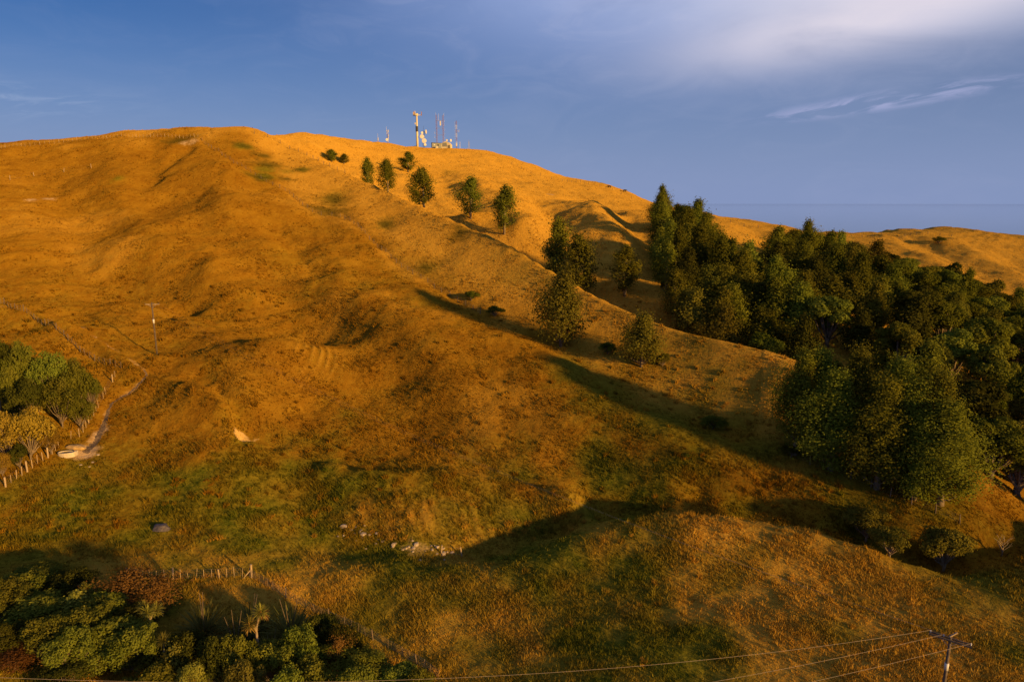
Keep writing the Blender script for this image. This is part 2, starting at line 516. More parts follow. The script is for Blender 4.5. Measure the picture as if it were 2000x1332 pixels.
LAND = np.zeros_like(GZ)
carve(((395, 728), (425, 760), (455, 790), (490, 818), (530, 850)), 0.8, 2.2)
mound(385, 795, 1.1, 7, 5)
mound(560, 708, 3.0, 7.5, 7.0)
carve(((640, 925), (760, 940), (900, 935), (1040, 955), (1112, 975)), -0.9, 2.2)
carve(((1110, 890), (1150, 925), (1200, 965), (1250, 1000)), 1.5, 3.2)
carve(((1380, 960), (1420, 985), (1470, 1000)), 1.1, 2.4)
mound(1110, 975, 0.7, 2.5, 2.0)
carve(((-20, 606), (70, 632), (130, 655), (185, 682), (230, 712), (270, 735)), -0.9, 1.8)
carve(((300, 745), (350, 765), (400, 785), (440, 806)), -0.8, 1.8)
carve(((60, 300), (90, 350), (150, 410), (230, 450)), 1.3, 7.0)
carve(((230, 300), (220, 350), (250, 420), (330, 480), (420, 530)), -1.2, 7.0)
carve(((440, 330), (430, 380), (470, 450), (540, 500)), -1.3, 7.0)
carve(((620, 560), (700, 600), (800, 660), (880, 740)), -0.9, 6.0)
carve(((560, 600), (660, 650), (760, 720), (860, 820)), 0.9, 6.0)
carve(((320, 560), (420, 600), (520, 640), (640, 650)), 1.0, 5.0)
carve(((700, 760), (800, 820), (920, 880), (1040, 930)), 0.7, 4.0)
carve(((372, 282), (345, 300), (322, 325), (300, 350)), 1.2, 4.5)
carve(((300, 300), (290, 330), (285, 365)), 0.7, 4.0)
carve(((540, 440), (556, 470), (585, 500), (620, 540)), 0.7, 3.5)
carve(((130, 470), (180, 520), (260, 560), (350, 585)), 1.6, 8.0)
carve(((0, 430), (100, 470), (200, 500)), -1.0, 8.0)
carve(((420, 450), (500, 520), (600, 570)), 0.7, 7.0)
carve(((640, 400), (650, 416)), 0.4, 5.0)
carve(((505, 290), (512, 320), (516, 348)), 0.3, 5.0)
carve(((668, 372), (655, 395), (640, 412)), 0.25, 5.0)
carve(((770, 425), (750, 445), (735, 470)), 0.5, 4.0)
carve(((905, 450), (880, 480), (850, 530)), 0.4, 4.0)
carve(((1060, 385), (1085, 420), (1105, 455), (1120, 500)), 3.0, 7.0)
carve(((1130, 395), (1180, 402), (1230, 425), (1260, 460), (1270, 520)), 3.2, 7.0)
carve(((1160, 410), (1190, 440), (1230, 490)), -2.0, 5.0)
carve(((850, 335), (870, 360), (900, 395)), 1.6, 7.0)
carve(((760, 360), (790, 372), (830, 392)), 1.2, 6.0)
carve(((940, 360), (990, 395), (1030, 440)), -1.5, 7.0)
carve(((1640, 470), (1700, 500), (1760, 530)), 3.0, 9.0)
carve(((1720, 462), (1790, 500), (1880, 545), (1990, 600)), -2.2, 6.0)
carve(((1790, 470), (1870, 510), (1960, 560)), 3.0, 8.0)
carve(((1870, 475), (1940, 515), (2000, 550)), -2.2, 7.0)
carve(((1900, 475), (1960, 495), (2000, 520)), 2.8, 8.0)
carve(((1480, 452), (1520, 475), (1560, 500)), 2.0, 8.0)
carve(((1000, 330), (1060, 358), (1150, 385)), 0.9, 6.0)
carve(((800, 330), (900, 345), (1000, 352), (1080, 372)), -0.8, 5.0)

# ---- fine relief
vis = np.abs(GT) < 0.9
near_amp = np.clip(R_ / 90, 0.6, 2.2)
rel = 0.75 * fbm(GX, GY, 26, 3, 0.5) * near_amp * 0.55 * (1 + 0.45 * np.clip((R_ - 85) / 30, 0, 1) * np.clip((290 - R_) / 40, 0, 1)) + 0.22 * fbm(GX + 91, GY, 7.0, 3, 0.55) * np.clip(near_amp, 0.6, 1.6)
rel += 0.07 * fbm(GX, GY + 40, 1.6, 2, 0.6)
_fu = np.array([-400, 0, 200, 390, 450, 520] + [f_[0] for f_ in FOOT] + [1700, 2200])
_fy = np.array([281, 281, 283, 281, 272, 262] + [f_[2] for f_ in FOOT] + [86, 84])
_fb = np.interp(GT, np.arctan((_fu - 1000) / FPX), _fy)
_cu = np.array([c_[0] for c_ in CREST])
_cy = np.interp(GT, np.arctan((_cu - 1000) / FPX), np.array([c_[2] for c_ in CREST]))
M_SPUR = np.clip((GY - _fb) / 8 + 0.8, 0, 1) * np.clip((_cy + 12 - GY) / 8, 0, 1) * (GT > -0.4) * (GT < 0.36)
rel *= 1 - 0.85 * M_SPUR
# erosion ribs running down the far right hills and the big hill
rib = vnoise(GX / 13 + 0.35 * vnoise(GX / 40, GY / 40) * 3, GY / 70)
rib2 = vnoise((GX * 0.8 + GY * 0.6) / 16, (GY * 0.8 - GX * 0.6) / 80)
far_r = np.clip((R_ - 230) / 90, 0, 1) * np.clip((GX - 40) / 60, 0, 1)
rel += far_r * (1.5 * np.abs(rib2) - 0.6 + 0.6 * rib)
_atop = np.hypot(GX + 42, GY - 430)
rel *= np.clip(_atop / 26 - 0.3, 0.05, 1)
# contour terracettes trodden by stock
hump = hit(618, 722)
hc = hit(548, 712)
terr = np.sin(np.hypot((GX - hc.x) * 1.05, (GY - hc.y) * 0.72) * 2 * math.pi / 1.35 + 1.1 * vnoise(GX / 3.5, GY / 3.5))
m_terr = np.exp(-(((GX - hump.x) / 3.6) ** 2 + ((GY - hump.y) / 7.5) ** 2) ** 1.5) * np.clip(0.9 + 0.9 * vnoise(GX / 3, GY / 3), 0.1, 1)
rel += 0.17 * terr * m_terr
bnk = hit(850, 1005)
terr3 = np.sin((GX * 0.93 + GY * 0.36) * 2 * math.pi / 1.5 + 2.4 * vnoise(GX / 3, GY / 3))
m_terr3 = np.exp(-(((GX - bnk.x) / 13) ** 2 + ((GY - bnk.y) / 3.2) ** 2) ** 1.5) * np.clip(0.6 + vnoise(GX / 4, GY / 4), 0, 1)
rel += 0.08 * terr3 * m_terr3
m_terr2 = np.clip(vnoise(GX / 45 + 4, GY / 45) * 1.6 - 0.2, 0, 1) * np.clip((R_ - 95) / 60, 0, 1)
rel += 0.19 * np.sin(GZ * 2 * math.pi / 1.2 + 2.2 * vnoise(GX / 9, GY / 9)) * m_terr2
fade = np.where(vis, 1.0, 0.4) * np.clip((900 - R_) / 300, 0, 1)
GZ = GZ + rel * fade + LAND * (1 + 0.35 * np.clip(-GX / 20, 0, 1)) * (1 - 0.4 * np.clip((GX - 80) / 40, 0, 1) * np.clip((R_ - 230) / 40, 0, 1))

# tracks and the trench line of the fence cut into the slope
BARE = np.zeros_like(GZ)
DARKGRASS = np.zeros_like(GZ)
for line, wid, dep, bare in ((FENCE_TRACK, 1.5, 0.75, 0.12), (FAR_TRACK, 1.6, 0.6, 0.2), (DIRT_TRACK, 0.9, 0.45, 0.36),
                             (SIDE_TRACK, 0.8, 0.35, 0.2), (BENCH_TRACK, 1.6, 0.5, 0.1)):
    la = np.array(line)
    k = window(la[:, 0].min() - 5, la[:, 0].max() + 5, la[:, 1].min() - 5, la[:, 1].max() + 5)
    gx, gy = GX[k], GY[k]
    dd = seg_dist(gx, gy, line)
    n_ = 0.7 + 0.5 * vnoise(gx / 2.3, gy / 2.3)
    GZ[k] -= dep * np.exp(-(dd / wid) ** 2) * n_
    BARE[k] = np.maximum(BARE[k], bare * np.exp(-(dd / (wid * 0.9)) ** 2) * np.clip(n_ + 0.2, 0, 1.3))

# the little eroded clay bank on the near slope: a scoop cut out of the hillside
bk = hit(462, 832)
ang = math.radians(28)
k = window(bk.x - 9, bk.x + 9, bk.y - 9, bk.y + 9)
gx, gy = GX[k], GY[k]
bx_ = (gx - bk.x) * math.cos(ang) + (gy - bk.y) * math.sin(ang)
by_ = -(gx - bk.x) * math.sin(ang) + (gy - bk.y) * math.cos(ang)
step_ = 1 / (1 + np.exp(np.clip(-(bx_ + 0.25 * vnoise(gx / 0.7, gy / 0.7)) * 4.5, -40, 40)))
GZ[k] -= 2.0 * step_ * np.exp(-(np.clip(bx_, 0, None) / 2.6) ** 2) * np.exp(-(by_ / 2.4) ** 2)
m_bank = np.exp(-((bx_ - 0.35) / 0.95) ** 2 - (by_ / 2.0) ** 2) * np.clip(0.75 + 0.9 * fbm(gx, gy, 1.1, 2, 0.6), 0, 1.5) + 0.5 * np.exp(-((bx_ - 1.9) / 1.3) ** 2 - ((by_ + .4) / 0.8) ** 2) * np.clip(0.5 + vnoise(gx / 0.6, gy / 0.6), 0, 1)
BARE[k] = np.maximum(BARE[k], np.clip(m_bank * 1.3, 0, 1))
CLAY = np.zeros_like(GZ)
CLAY[k] = np.clip(m_bank * 1.6, 0, 1)


def spot(arr, u_, v_, su, sv, amt, rough=0.0, fr=2.5):
    p_ = hit(u_, v_)
    k = window(p_.x - 3 * su, p_.x + 3 * su, p_.y - 3 * sv, p_.y + 3 * sv)
    gx, gy = GX[k], GY[k]
    arr[k] = np.maximum(arr[k], amt * np.exp(-(((gx - p_.x) / su) ** 2 + ((gy - p_.y) / sv) ** 2) * (1 + rough * vnoise(gx / fr, gy / fr))))


# pale ground round the trough and on the stony creek bank
spot(BARE, 165, 885, 2.0, 2.4, 0.8)
spot(BARE, 820, 1072, 3.2, 1.4, 0.40, 0.9, 0.8)
spot(BARE, 190, 850, 1.0, 3.0, 0.62, 0.5, 0.8)
for u_, v_ in ((1075, 380), (95, 388), (62, 390), (360, 280), (378, 277)):
    spot(BARE, u_, v_, 3.2, 3.2, 0.5)
BARE = np.clip(BARE, 0, 1)

# greener pasture where the ground stays damp; darker rushy hollows
GREEN = np.clip(0.36 + 0.42 * fbm(GX, GY, 34, 3, 0.6) + 0.30 * fbm(GX + 50, GY, 4.0, 2, 0.6), 0, 1) * np.clip(1.25 - R_ / 190, 0.10, 1.0) + 0.38 * np.clip((104 - R_) / 16, 0, 1) * (0.6 + 0.8 * vnoise(GX / 6, GY / 6))
for u_, v_, su, sv, amt in ((1200, 935, 6.5, 5, 1.0), (1170, 905, 4, 6, 1.0), (1250, 970, 4, 3, 1.0), (1300, 820, 9, 9, 0.85), (1120, 720, 5, 8, 0.8), (1500, 880, 9, 5, 0.8), (1160, 1010, 3, 3, 0.9), (620, 960, 9, 4, 0.55), (1180, 770, 7, 14, 0.75), (1350, 850, 10, 6, 0.7),
                            (420, 1010, 10, 3, 0.6), (480, 1040, 6, 3, 0.7), (1650, 930, 12, 5, 0.6), (830, 590, 8, 10, 0.45), (520, 330, 4, 9, 0.8), (515, 345, 4, 6, 0.9),
                            (650, 385, 5, 8, 0.5), (560, 335, 4, 4, 0.6), (230, 350, 2.5, 3, 0.8), (475, 286, 4, 3, 0.9), (590, 332, 3, 3, 0.8), (750, 440, 3, 5, 0.5), (840, 520, 4, 6, 0.5),
                            (1180, 330, 8, 4, 0.6), (560, 500, 8, 10, 0.35), (130, 540, 8, 9, 0.25), (240, 880, 9, 3, 0.5), (700, 1060, 6, 2, 0.6), (880, 335, 6, 6, 0.4),
                            (60, 990, 8, 4, 0.5), (1450, 1000, 3, 2, 0.8), (1790, 1000, 9, 4, 0.5)):
    spot(GREEN, u_, v_, su, sv, amt, 0.6)
GREEN = np.clip(GREEN, 0, 1)
# hollow stain patches on the spur (dark rush clumps)
for u_, v_, su, sv in ((475, 286, 3.5, 2), (515, 305, 3, 2.5), (520, 322, 5, 4), (508, 348, 3, 3), (655, 392, 5, 6), (640, 412, 6, 4), (755, 438, 3, 4), (585, 332, 3.5, 2), (560, 350, 2.5, 2), (900, 455, 3, 4),
                       (830, 523, 3, 3), (350, 275, 6, 3), (1310, 885, 3, 1)):
    spot(DARKGRASS, u_, v_, su, sv, 1.0, 0.8, 1.5)
DRY = np.clip(0.5 + 0.5 * fbm(GX + 300, GY - 80, 18, 4, 0.6), 0, 1)
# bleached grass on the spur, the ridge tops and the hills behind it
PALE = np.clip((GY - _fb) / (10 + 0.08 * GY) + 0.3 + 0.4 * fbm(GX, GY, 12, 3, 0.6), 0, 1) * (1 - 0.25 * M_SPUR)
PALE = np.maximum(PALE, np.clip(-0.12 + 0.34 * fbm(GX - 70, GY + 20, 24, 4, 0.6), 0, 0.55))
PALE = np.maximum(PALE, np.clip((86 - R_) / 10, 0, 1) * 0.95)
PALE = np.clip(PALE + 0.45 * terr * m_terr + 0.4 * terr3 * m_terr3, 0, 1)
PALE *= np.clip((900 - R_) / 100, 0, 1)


def link(o, parent=None):
    COL.objects.link(o)
    if parent is not None:
        o.parent = parent
    return o


def tag(o, label=None, cat=None, group=None, kind=None):
    for k, v_ in (('label', label), ('category', cat), ('group', group), ('kind', kind)):
        if v_:
            o[k] = v_
    return o


def mesh_np(name, verts, faces_flat, nper, smooth=True):
    """fast mesh from numpy arrays"""
    me = bpy.data.meshes.new(name)
    nv, nf = len(verts), len(faces_flat) // nper
    me.vertices.add(nv)
    me.vertices.foreach_set('co', np.asarray(verts, np.float32).ravel())
    me.loops.add(nf * nper)
    me.loops.foreach_set('vertex_index', np.asarray(faces_flat, np.int32))
    me.polygons.add(nf)
    me.polygons.foreach_set('loop_start', np.arange(0, nf * nper, nper, dtype=np.int32))
    me.update(calc_edges=True)
    if smooth:
        me.polygons.foreach_set('use_smooth', np.ones(nf, bool))
    return me


def attr(me, name, vals):
    at_ = me.attributes.new(name, 'FLOAT', 'POINT')
    at_.data.foreach_set('value', np.asarray(vals, np.float32).ravel())


# ------------------------------------------------------------------ grass and ground colour, shared by the sheet and the tufts
def grass_colour(t, bare, green, dry, dark, pale, pos, clay=None):
    fine = t.n('ShaderNodeTexNoise', {'Vector': pos, 'Scale': 1.1, 'Detail': 6.0, 'Roughness': 0.7}).outputs[0]
    mid = t.n('ShaderNodeTexNoise', {'Vector': pos, 'Scale': 0.16, 'Detail': 5.0, 'Roughness': 0.65}).outputs[0]
    straw = t.ramp(mid, (0.30, (0.165, 0.076, 0.006)), (0.46, (0.208, 0.103, 0.008)), (0.58, (0.242, 0.127, 0.010)), (0.74, (0.295, 0.164, 0.016)))
    straw = t.mix(t.math('MULTIPLY', dry, 0.45), straw, (0.160, 0.080, 0.008))
    bleach = t.mix(mid, (0.37, 0.197, 0.020), (0.56, 0.330, 0.052))
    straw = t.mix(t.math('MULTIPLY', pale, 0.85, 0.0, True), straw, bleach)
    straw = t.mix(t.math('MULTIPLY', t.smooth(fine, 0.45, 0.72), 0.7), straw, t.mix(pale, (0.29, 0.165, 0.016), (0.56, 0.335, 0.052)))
    grn = t.mix(t.smooth(fine, 0.38, 0.66), (0.060, 0.080, 0.007), (0.165, 0.152, 0.014))
    g = t.math('MULTIPLY', green, t.smooth(t.math('ADD', fine, t.math('MULTIPLY', green, 0.5)), 0.42, 0.85))
    c = t.mix(t.math('MULTIPLY', g, 0.95), straw, grn)
    c = t.mix(t.math('MULTIPLY', dark, 0.85), c, (0.050, 0.045, 0.007))
    soil = t.mix(fine, (0.24, 0.165, 0.10), (0.50, 0.36, 0.21))
    if clay is not None:
        soil = t.mix(clay, soil, t.mix(fine, (0.34, 0.21, 0.06), (0.66, 0.45, 0.16)))
    c = t.mix(t.smooth(t.math('ADD', bare, t.math('MULTIPLY', t.math('SUBTRACT', fine, 0.5), 0.7)), 0.25, 0.62), c, soil)
    return c, fine


m_ground = bpy.data.materials.new('pasture')
m_ground.use_nodes = True
t = NT(m_ground.node_tree)
A_ = lambda n_: t.n('ShaderNodeAttribute', attribute_name=n_).outputs['Fac']
pos = t.n('ShaderNodeNewGeometry').outputs['Position']
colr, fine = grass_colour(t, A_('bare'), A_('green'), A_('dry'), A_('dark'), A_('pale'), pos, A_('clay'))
n1 = t.n('ShaderNodeTexNoise', {'Vector': pos, 'Scale': 2.6, 'Detail': 4.0, 'Roughness': 0.75}).outputs[0]
n2 = t.n('ShaderNodeTexNoise', {'Vector': pos, 'Scale': 0.45, 'Detail': 3.0, 'Roughness': 0.6}).outputs[0]
hgt = t.math('ADD', t.math('MULTIPLY', n1, 0.30), t.math('MULTIPLY', n2, 0.7))
bmp = t.n('ShaderNodeBump', {'Strength': 0.75, 'Distance': 0.9, 'Height': hgt})
bs = t.n('ShaderNodeBsdfDiffuse', {'Color': colr, 'Roughness': 0.8, 'Normal': bmp.outputs[0]})
t.n('ShaderNodeOutputMaterial', {0: bs.outputs[0]})

vid = np.arange(NT_ * NR_).reshape(NT_, NR_)
quads = np.stack([vid[:-1, :-1], vid[1:, :-1], vid[1:, 1:], vid[:-1, 1:]], -1).reshape(-1)
quads = quads.reshape(-1, 4)[:, ::-1].reshape(-1)
me = mesh_np('terrain', np.stack([GX, GY, GZ], -1).reshape(-1, 3), quads, 4)
for nm, arr in (('bare', BARE), ('green', GREEN), ('dry', DRY), ('dark', DARKGRASS), ('pale', PALE), ('clay', CLAY)):
    attr(me, nm, arr)
me.materials.append(m_ground)
terrain = link(bpy.data.objects.new('terrain', me))
tag(terrain, 'dry golden pasture hills with gullies and a spur running down', None, None, 'structure')


# the sea beyond the hills
m_sea = bpy.data.materials.new('sea_water')
m_sea.use_nodes = True
t = NT(m_sea.node_tree)
pos = t.n('ShaderNodeNewGeometry').outputs['Position']
wv = t.n('ShaderNodeTexNoise', {'Vector': pos, 'Scale': 0.02, 'Detail': 5.0, 'Roughness': 0.6}).outputs[0]
bmp = t.n('ShaderNodeBump', {'Strength': 0.25, 'Distance': 3.0, 'Height': wv})
bs = t.n('ShaderNodeBsdfPrincipled', {'Base Color': (0.12, 0.14, 0.20, 1), 'Roughness': 0.04, 'IOR': 1.5})
t.n('ShaderNodeOutputMaterial', {0: bs.outputs[0]})
nseg = 96
sv_, sf_ = [(0, 0, -262)], []
for r_ in (3000, 12000, 60000, 150000):
    for k in range(nseg):
        sv_.append((math.cos(2 * math.pi * k / nseg) * r_, math.sin(2 * math.pi * k / nseg) * r_, -262))
for k in range(nseg):
    sf_.append((0, 1 + k, 1 + (k + 1) % nseg))
    for j in range(3):
        a = 1 + j * nseg
        sf_.append((a + k, a + nseg + k, a + nseg + (k + 1) % nseg, a + (k + 1) % nseg))
me = bpy.data.meshes.new('sea')
me.from_pydata(sv_, [], sf_)
me.materials.append(m_sea)
tag(link(bpy.data.objects.new('sea', me)), 'hazy blue sea behind the far ridge', None, None, 'structure')

# the dirt path down to the trough: a thin worn strip lying on the pasture
m_path = bpy.data.materials.new('path_soil')
m_path.use_nodes = True
t = NT(m_path.node_tree)
pos = t.n('ShaderNodeNewGeometry').outputs['Position']
nz = t.n('ShaderNodeTexNoise', {'Vector': pos, 'Scale': 3.0, 'Detail': 6.0, 'Roughness': 0.7}).outputs[0]
bmp = t.n('ShaderNodeBump', {'Strength': 0.8, 'Distance': 0.15, 'Height': nz})
bs = t.n('ShaderNodeBsdfDiffuse', {'Color': t.ramp(nz, (0.3, (0.07, 0.052, 0.036)), (0.5, (0.16, 0.115, 0.078)), (0.7, (0.32, 0.235, 0.15))), 'Normal': bmp.outputs[0]})
t.n('ShaderNodeOutputMaterial', {0: bs.outputs[0]})


def draped(name, line, width, label, seed):
    rr = random.Random(seed)
    vs, fs = [], []
    for k in range(len(line)):
        a, b = Vector(line[max(k - 1, 0)]), Vector(line[min(k + 1, len(line) - 1)])
        d_ = (b - a).normalized()
        nrm_ = Vector((-d_.y, d_.x))
        f = k / (len(line) - 1)
        for j in range(5):
            o_ = (j - 2) / 2 * width(f) * rr.uniform(.65, 1.25)
            q = Vector(line[k]) + nrm_ * o_
            vs.append((q.x, q.y, ground(q.x, q.y) + (0.03 if 0 < j < 4 else -0.02)))
    for k in range(len(line) - 1):
        for j in range(4):
            fs.append((k * 5 + j, k * 5 + j + 1, k * 5 + j + 6, k * 5 + j + 5))
    me = bpy.data.meshes.new(name)
    me.from_pydata(vs, [], fs)
    for p_ in me.polygons:
        p_.use_smooth = True
    me.materials.append(m_path)
    return tag(link(bpy.data.objects.new(name, me)), label, None, None, 'structure')


_lower = DIRT_TRACK[len(DIRT_TRACK) // 2 - 4:]
_fine = []
for a, b in zip(_lower[:-1], _lower[1:]):
    for i in range(3):
        _fine.append((a[0] + (b[0] - a[0]) * i / 3, a[1] + (b[1] - a[1]) * i / 3))
draped('path', _fine, lambda f: 0.22 + 0.75 * max(0.0, f - 0.35) ** 1.2, 'worn dirt path winding up from the trough', 3)

# ------------------------------------------------------------------ small mesh kit
class MB:
    def __init__(self):
        self.v, self.f = [], []

    def box(self, c, s, rot=None):
        b = len(self.v)
        for dx_ in (-.5, .5):
            for dy_ in (-.5, .5):
                for dz_ in (-.5, .5):
                    p = Vector((dx_ * s[0], dy_ * s[1], dz_ * s[2]))
                    if rot is not None:
                        p = rot @ p
                    self.v.append(p + Vector(c))
        self.f += [tuple(b + k for k in q) for q in ((0, 1, 3, 2), (4, 6, 7, 5), (0, 4, 5, 1), (2, 3, 7, 6), (0, 2, 6, 4), (1, 5, 7, 3))]
        return self

    def tube(self, pts_, radii, n=6, cap=True):
        pts_ = [Vector(p) for p in pts_]
        if isinstance(radii, (int, float)):
            radii = [radii] * len(pts_)
        b = len(self.v)
        for i, p in enumerate(pts_):
            dirv = (pts_[min(i + 1, len(pts_) - 1)] - pts_[max(i - 1, 0)]).normalized()
            up = Vector((0, 0, 1)) if abs(dirv.z) < 0.9 else Vector((1, 0, 0))
            a = dirv.cross(up).normalized()
            c = dirv.cross(a)
            for k in range(n):
                t_ = 2 * math.pi * k / n
                self.v.append(p + (a * math.cos(t_) + c * math.sin(t_)) * radii[i])
        for i in range(len(pts_) - 1):
            for k in range(n):
                self.f.append((b + i * n + k, b + i * n + (k + 1) % n, b + (i + 1) * n + (k + 1) % n, b + (i + 1) * n + k))
        if cap:
            self.f.append(tuple(b + k for k in range(n))[::-1])
            self.f.append(tuple(b + (len(pts_) - 1) * n + k for k in range(n)))
        return self

    def lathe(self, prof, n=16, c=(0, 0, 0), sx=1.0, sy=1.0, close=True):
        b = len(self.v)
        for r, z in prof:
            for k in range(n):
                t_ = 2 * math.pi * k / n
                self.v.append(Vector((c[0] + math.cos(t_) * r * sx, c[1] + math.sin(t_) * r * sy, c[2] + z)))
        for i in range(len(prof) - 1):
            for k in range(n):
                self.f.append((b + i * n + k, b + i * n + (k + 1) % n, b + (i + 1) * n + (k + 1) % n, b + (i + 1) * n + k))
        return self

    def mesh(self, name, mat, smooth=False):
        me = bpy.data.meshes.new(name)
        me.from_pydata([tuple(p) for p in self.v], [], self.f)
        me.materials.append(mat)
        if smooth:
            for p in me.polygons:
                p.use_smooth = True
        me.update()
        return me

    def build(self, name, mat, parent=None, smooth=False):
        return link(bpy.data.objects.new(name, self.mesh(name, mat, smooth)), parent)


def empty(name, loc, rz=0.0, sc=None):
    o = bpy.data.objects.new(name, None)
    o.location = loc
    o.rotation_euler = (0, 0, rz)
    if sc is not None:
        o.scale = sc
    o.empty_display_size = 0.3
    return link(o)


def plain(name, col, rough=0.7, metal=0.0, var=0.15, scale=6.0, bump=0.0):
    m = bpy.data.materials.new(name)
    m.use_nodes = True
    t = NT(m.node_tree)
    co = t.n('ShaderNodeTexCoord').outputs['Object']
    nz = t.n('ShaderNodeTexNoise', {'Vector': co, 'Scale': scale, 'Detail': 5.0, 'Roughness': 0.65}).outputs[0]
    lo = tuple(k * (1 - var) for k in col)
    hi = tuple(min(1, k * (1 + var)) for k in col)
    c = t.mix(t.smooth(nz, 0.3, 0.7), lo, hi)
    b = t.n('ShaderNodeBsdfPrincipled', {'Base Color': c, 'Roughness': rough, 'Metallic': metal})
    if bump:
        bm = t.n('ShaderNodeBump', {'Strength': bump, 'Distance': 0.05, 'Height': nz})
        t.t.links.new(bm.outputs[0], b.inputs['Normal'])
    t.n('ShaderNodeOutputMaterial', {0: b.outputs[0]})
    return m


def leaf_mat(name, dark, light, trans=0.3, hue=0.03):
    """foliage: colour differs from leaf to leaf, clump to clump and plant to plant"""
    m = bpy.data.materials.new(name)
    m.use_nodes = True
    t = NT(m.node_tree)
    tone = t.n('ShaderNodeAttribute', attribute_name='tone').outputs['Fac']
    rnd = t.n('ShaderNodeObjectInfo').outputs['Random']
    pos = t.n('ShaderNodeNewGeometry').outputs['Position']
    nz = t.n('ShaderNodeTexNoise', {'Vector': pos, 'Scale': 0.8, 'Detail': 3.0}).outputs[0]
    f = t.math('ADD', t.math('MULTIPLY', tone, 0.6), t.math('MULTIPLY', t.math('SUBTRACT', nz, 0.3), 0.8), clamp=True)
    c = t.mix(f, dark, light)
    hs = t.n('ShaderNodeHueSaturation', {'Hue': t.math('ADD', 0.5 - hue / 2, t.math('MULTIPLY', rnd, hue)),
                                         'Saturation': 1.0, 'Value': t.math('ADD', 0.72, t.math('MULTIPLY', rnd, 0.56)), 'Color': c}).outputs[0]
    a = t.n('ShaderNodeBsdfDiffuse', {'Color': hs})
    b = t.n('ShaderNodeBsdfTranslucent', {'Color': hs})
    s1 = t.n('ShaderNodeMixShader', {0: trans, 1: a.outputs[0], 2: b.outputs[0]})
    t.n('ShaderNodeOutputMaterial', {0: s1.outputs[0]})
    return m


def norm(a):
    return a / np.maximum(np.linalg.norm(a, axis=-1, keepdims=True), 1e-9)


def leaf_mesh(name, cen, nrm, size, mat, rng, long=1.5, tone=None, spread=0.9):
    """leaf blades (one folded diamond each) at given places, roughly facing nrm"""
    n = len(cen)
    nrm = norm(nrm + rng.normal(0, spread, (n, 3)))
    ax = norm(np.cross(nrm, rng.normal(0, 1, (n, 3))))
    bx = np.cross(nrm, ax)
    s = (size * rng.uniform(0.65, 1.35, n))[:, None]
    p0 = cen - ax * s * 0.5 * long
    p2 = cen + ax * s * 0.5 * long
    p1 = cen + bx * s * 0.5 + nrm * s * 0.12
    p3 = cen - bx * s * 0.5 + nrm * s * 0.12
    v = np.stack([p0, p1, p2, p3], 1).reshape(-1, 3)
    me = mesh_np(name, v, np.arange(4 * n), 4, smooth=False)
    tn = rng.random(n) if tone is None else np.clip(tone + rng.normal(0, 0.11, n), 0, 1)
    attr(me, 'tone', np.repeat(tn, 4))
    me.materials.append(mat)
    return me


def upright_crown(name, mat, seed, h=10.0, rad=2.4, base=0.12, sprays=120, per=46, leaf=0.30, tip=0.75, gaps=0.15, bulge=0.32):
    """poplar-like crown: steep branches rising off the stem, leaves along them; also returns the limbs"""
    r = np.random.default_rng(seed)
    cen, nrm, tn = [], [], []
    limbs = []
    lean = r.uniform(0, 6.28)
    for k in range(sprays):
        tt = r.uniform(0, 1) ** 0.85
        z0 = h * (base + (0.97 - base) * tt * 0.86)
        env = rad * (np.sin(math.pi * min(1, (tt * 0.93 + bulge * 0.45)) ** 0.9) ** 0.7) * (1 - tt * 0.35)
        env = max(env, 0.16 * rad) * r.uniform(0.62, 1.18)
        az_ = r.uniform(0, 2 * math.pi)
        env *= 1 + 0.22 * math.cos(az_ - lean) + 0.16 * math.cos(3 * az_ + seed)
        rise = r.uniform(0.7, 1.9) * env * tip + 0.25
        end = np.array([math.cos(az_) * env, math.sin(az_) * env, min(z0 + rise, h * 1.02)])
        start = np.array([0, 0, z0])
        if k % 4 == 0:
            limbs.append((start, start * 0.5 + end * 0.5))
        if r.random() < gaps:
            continue
        m = int(per * r.uniform(0.6, 1.35) * (0.6 + 0.6 * env / rad))
        f = r.uniform(0.28, 1.02, m) ** 0.75
        cl = 0.13 * rad * r.uniform(0.7, 1.3)
        c = start + (end - start) * f[:, None] + r.normal(0, 1, (m, 3)) * np.array([cl, cl, cl * 1.25]) * (0.7 + 0.5 * f[:, None])
        cen.append(c)
        axis_pt = start + (end - start) * (f * 0.82)[:, None]
        nrm.append(norm(norm(c - axis_pt) * 0.55 + norm(np.stack([c[:, 0], c[:, 1], 0.3 * np.ones(m) * rad], 1)) * 0.75))
        tn.append(np.full(m, r.uniform(0.15, 0.8)))
    cen, nrm, tn = np.concatenate(cen), np.concatenate(nrm), np.concatenate(tn)
    cen[:, 2] = np.maximum(cen[:, 2], h * base * 0.55)
    me = leaf_mesh(name, cen, nrm, leaf, mat, r, tone=tn, spread=0.42)
    tb = MB()
    tb.tube([(0, 0, -0.6), (0.02 * h * .3, 0, h * 0.3), (0, 0.02 * h * .4, h * 0.55), (0, 0, h * 0.80)], [0.022 * h, 0.016 * h, 0.008 * h, 0.002 * h], 7)
    for a, b in limbs:
        tb.tube([a, (a * .5 + b * .5) - np.array([0, 0, 0.08 * h * .2]), b], [0.0075 * h, 0.005 * h, 0.002 * h], 4, False)
    return me, tb


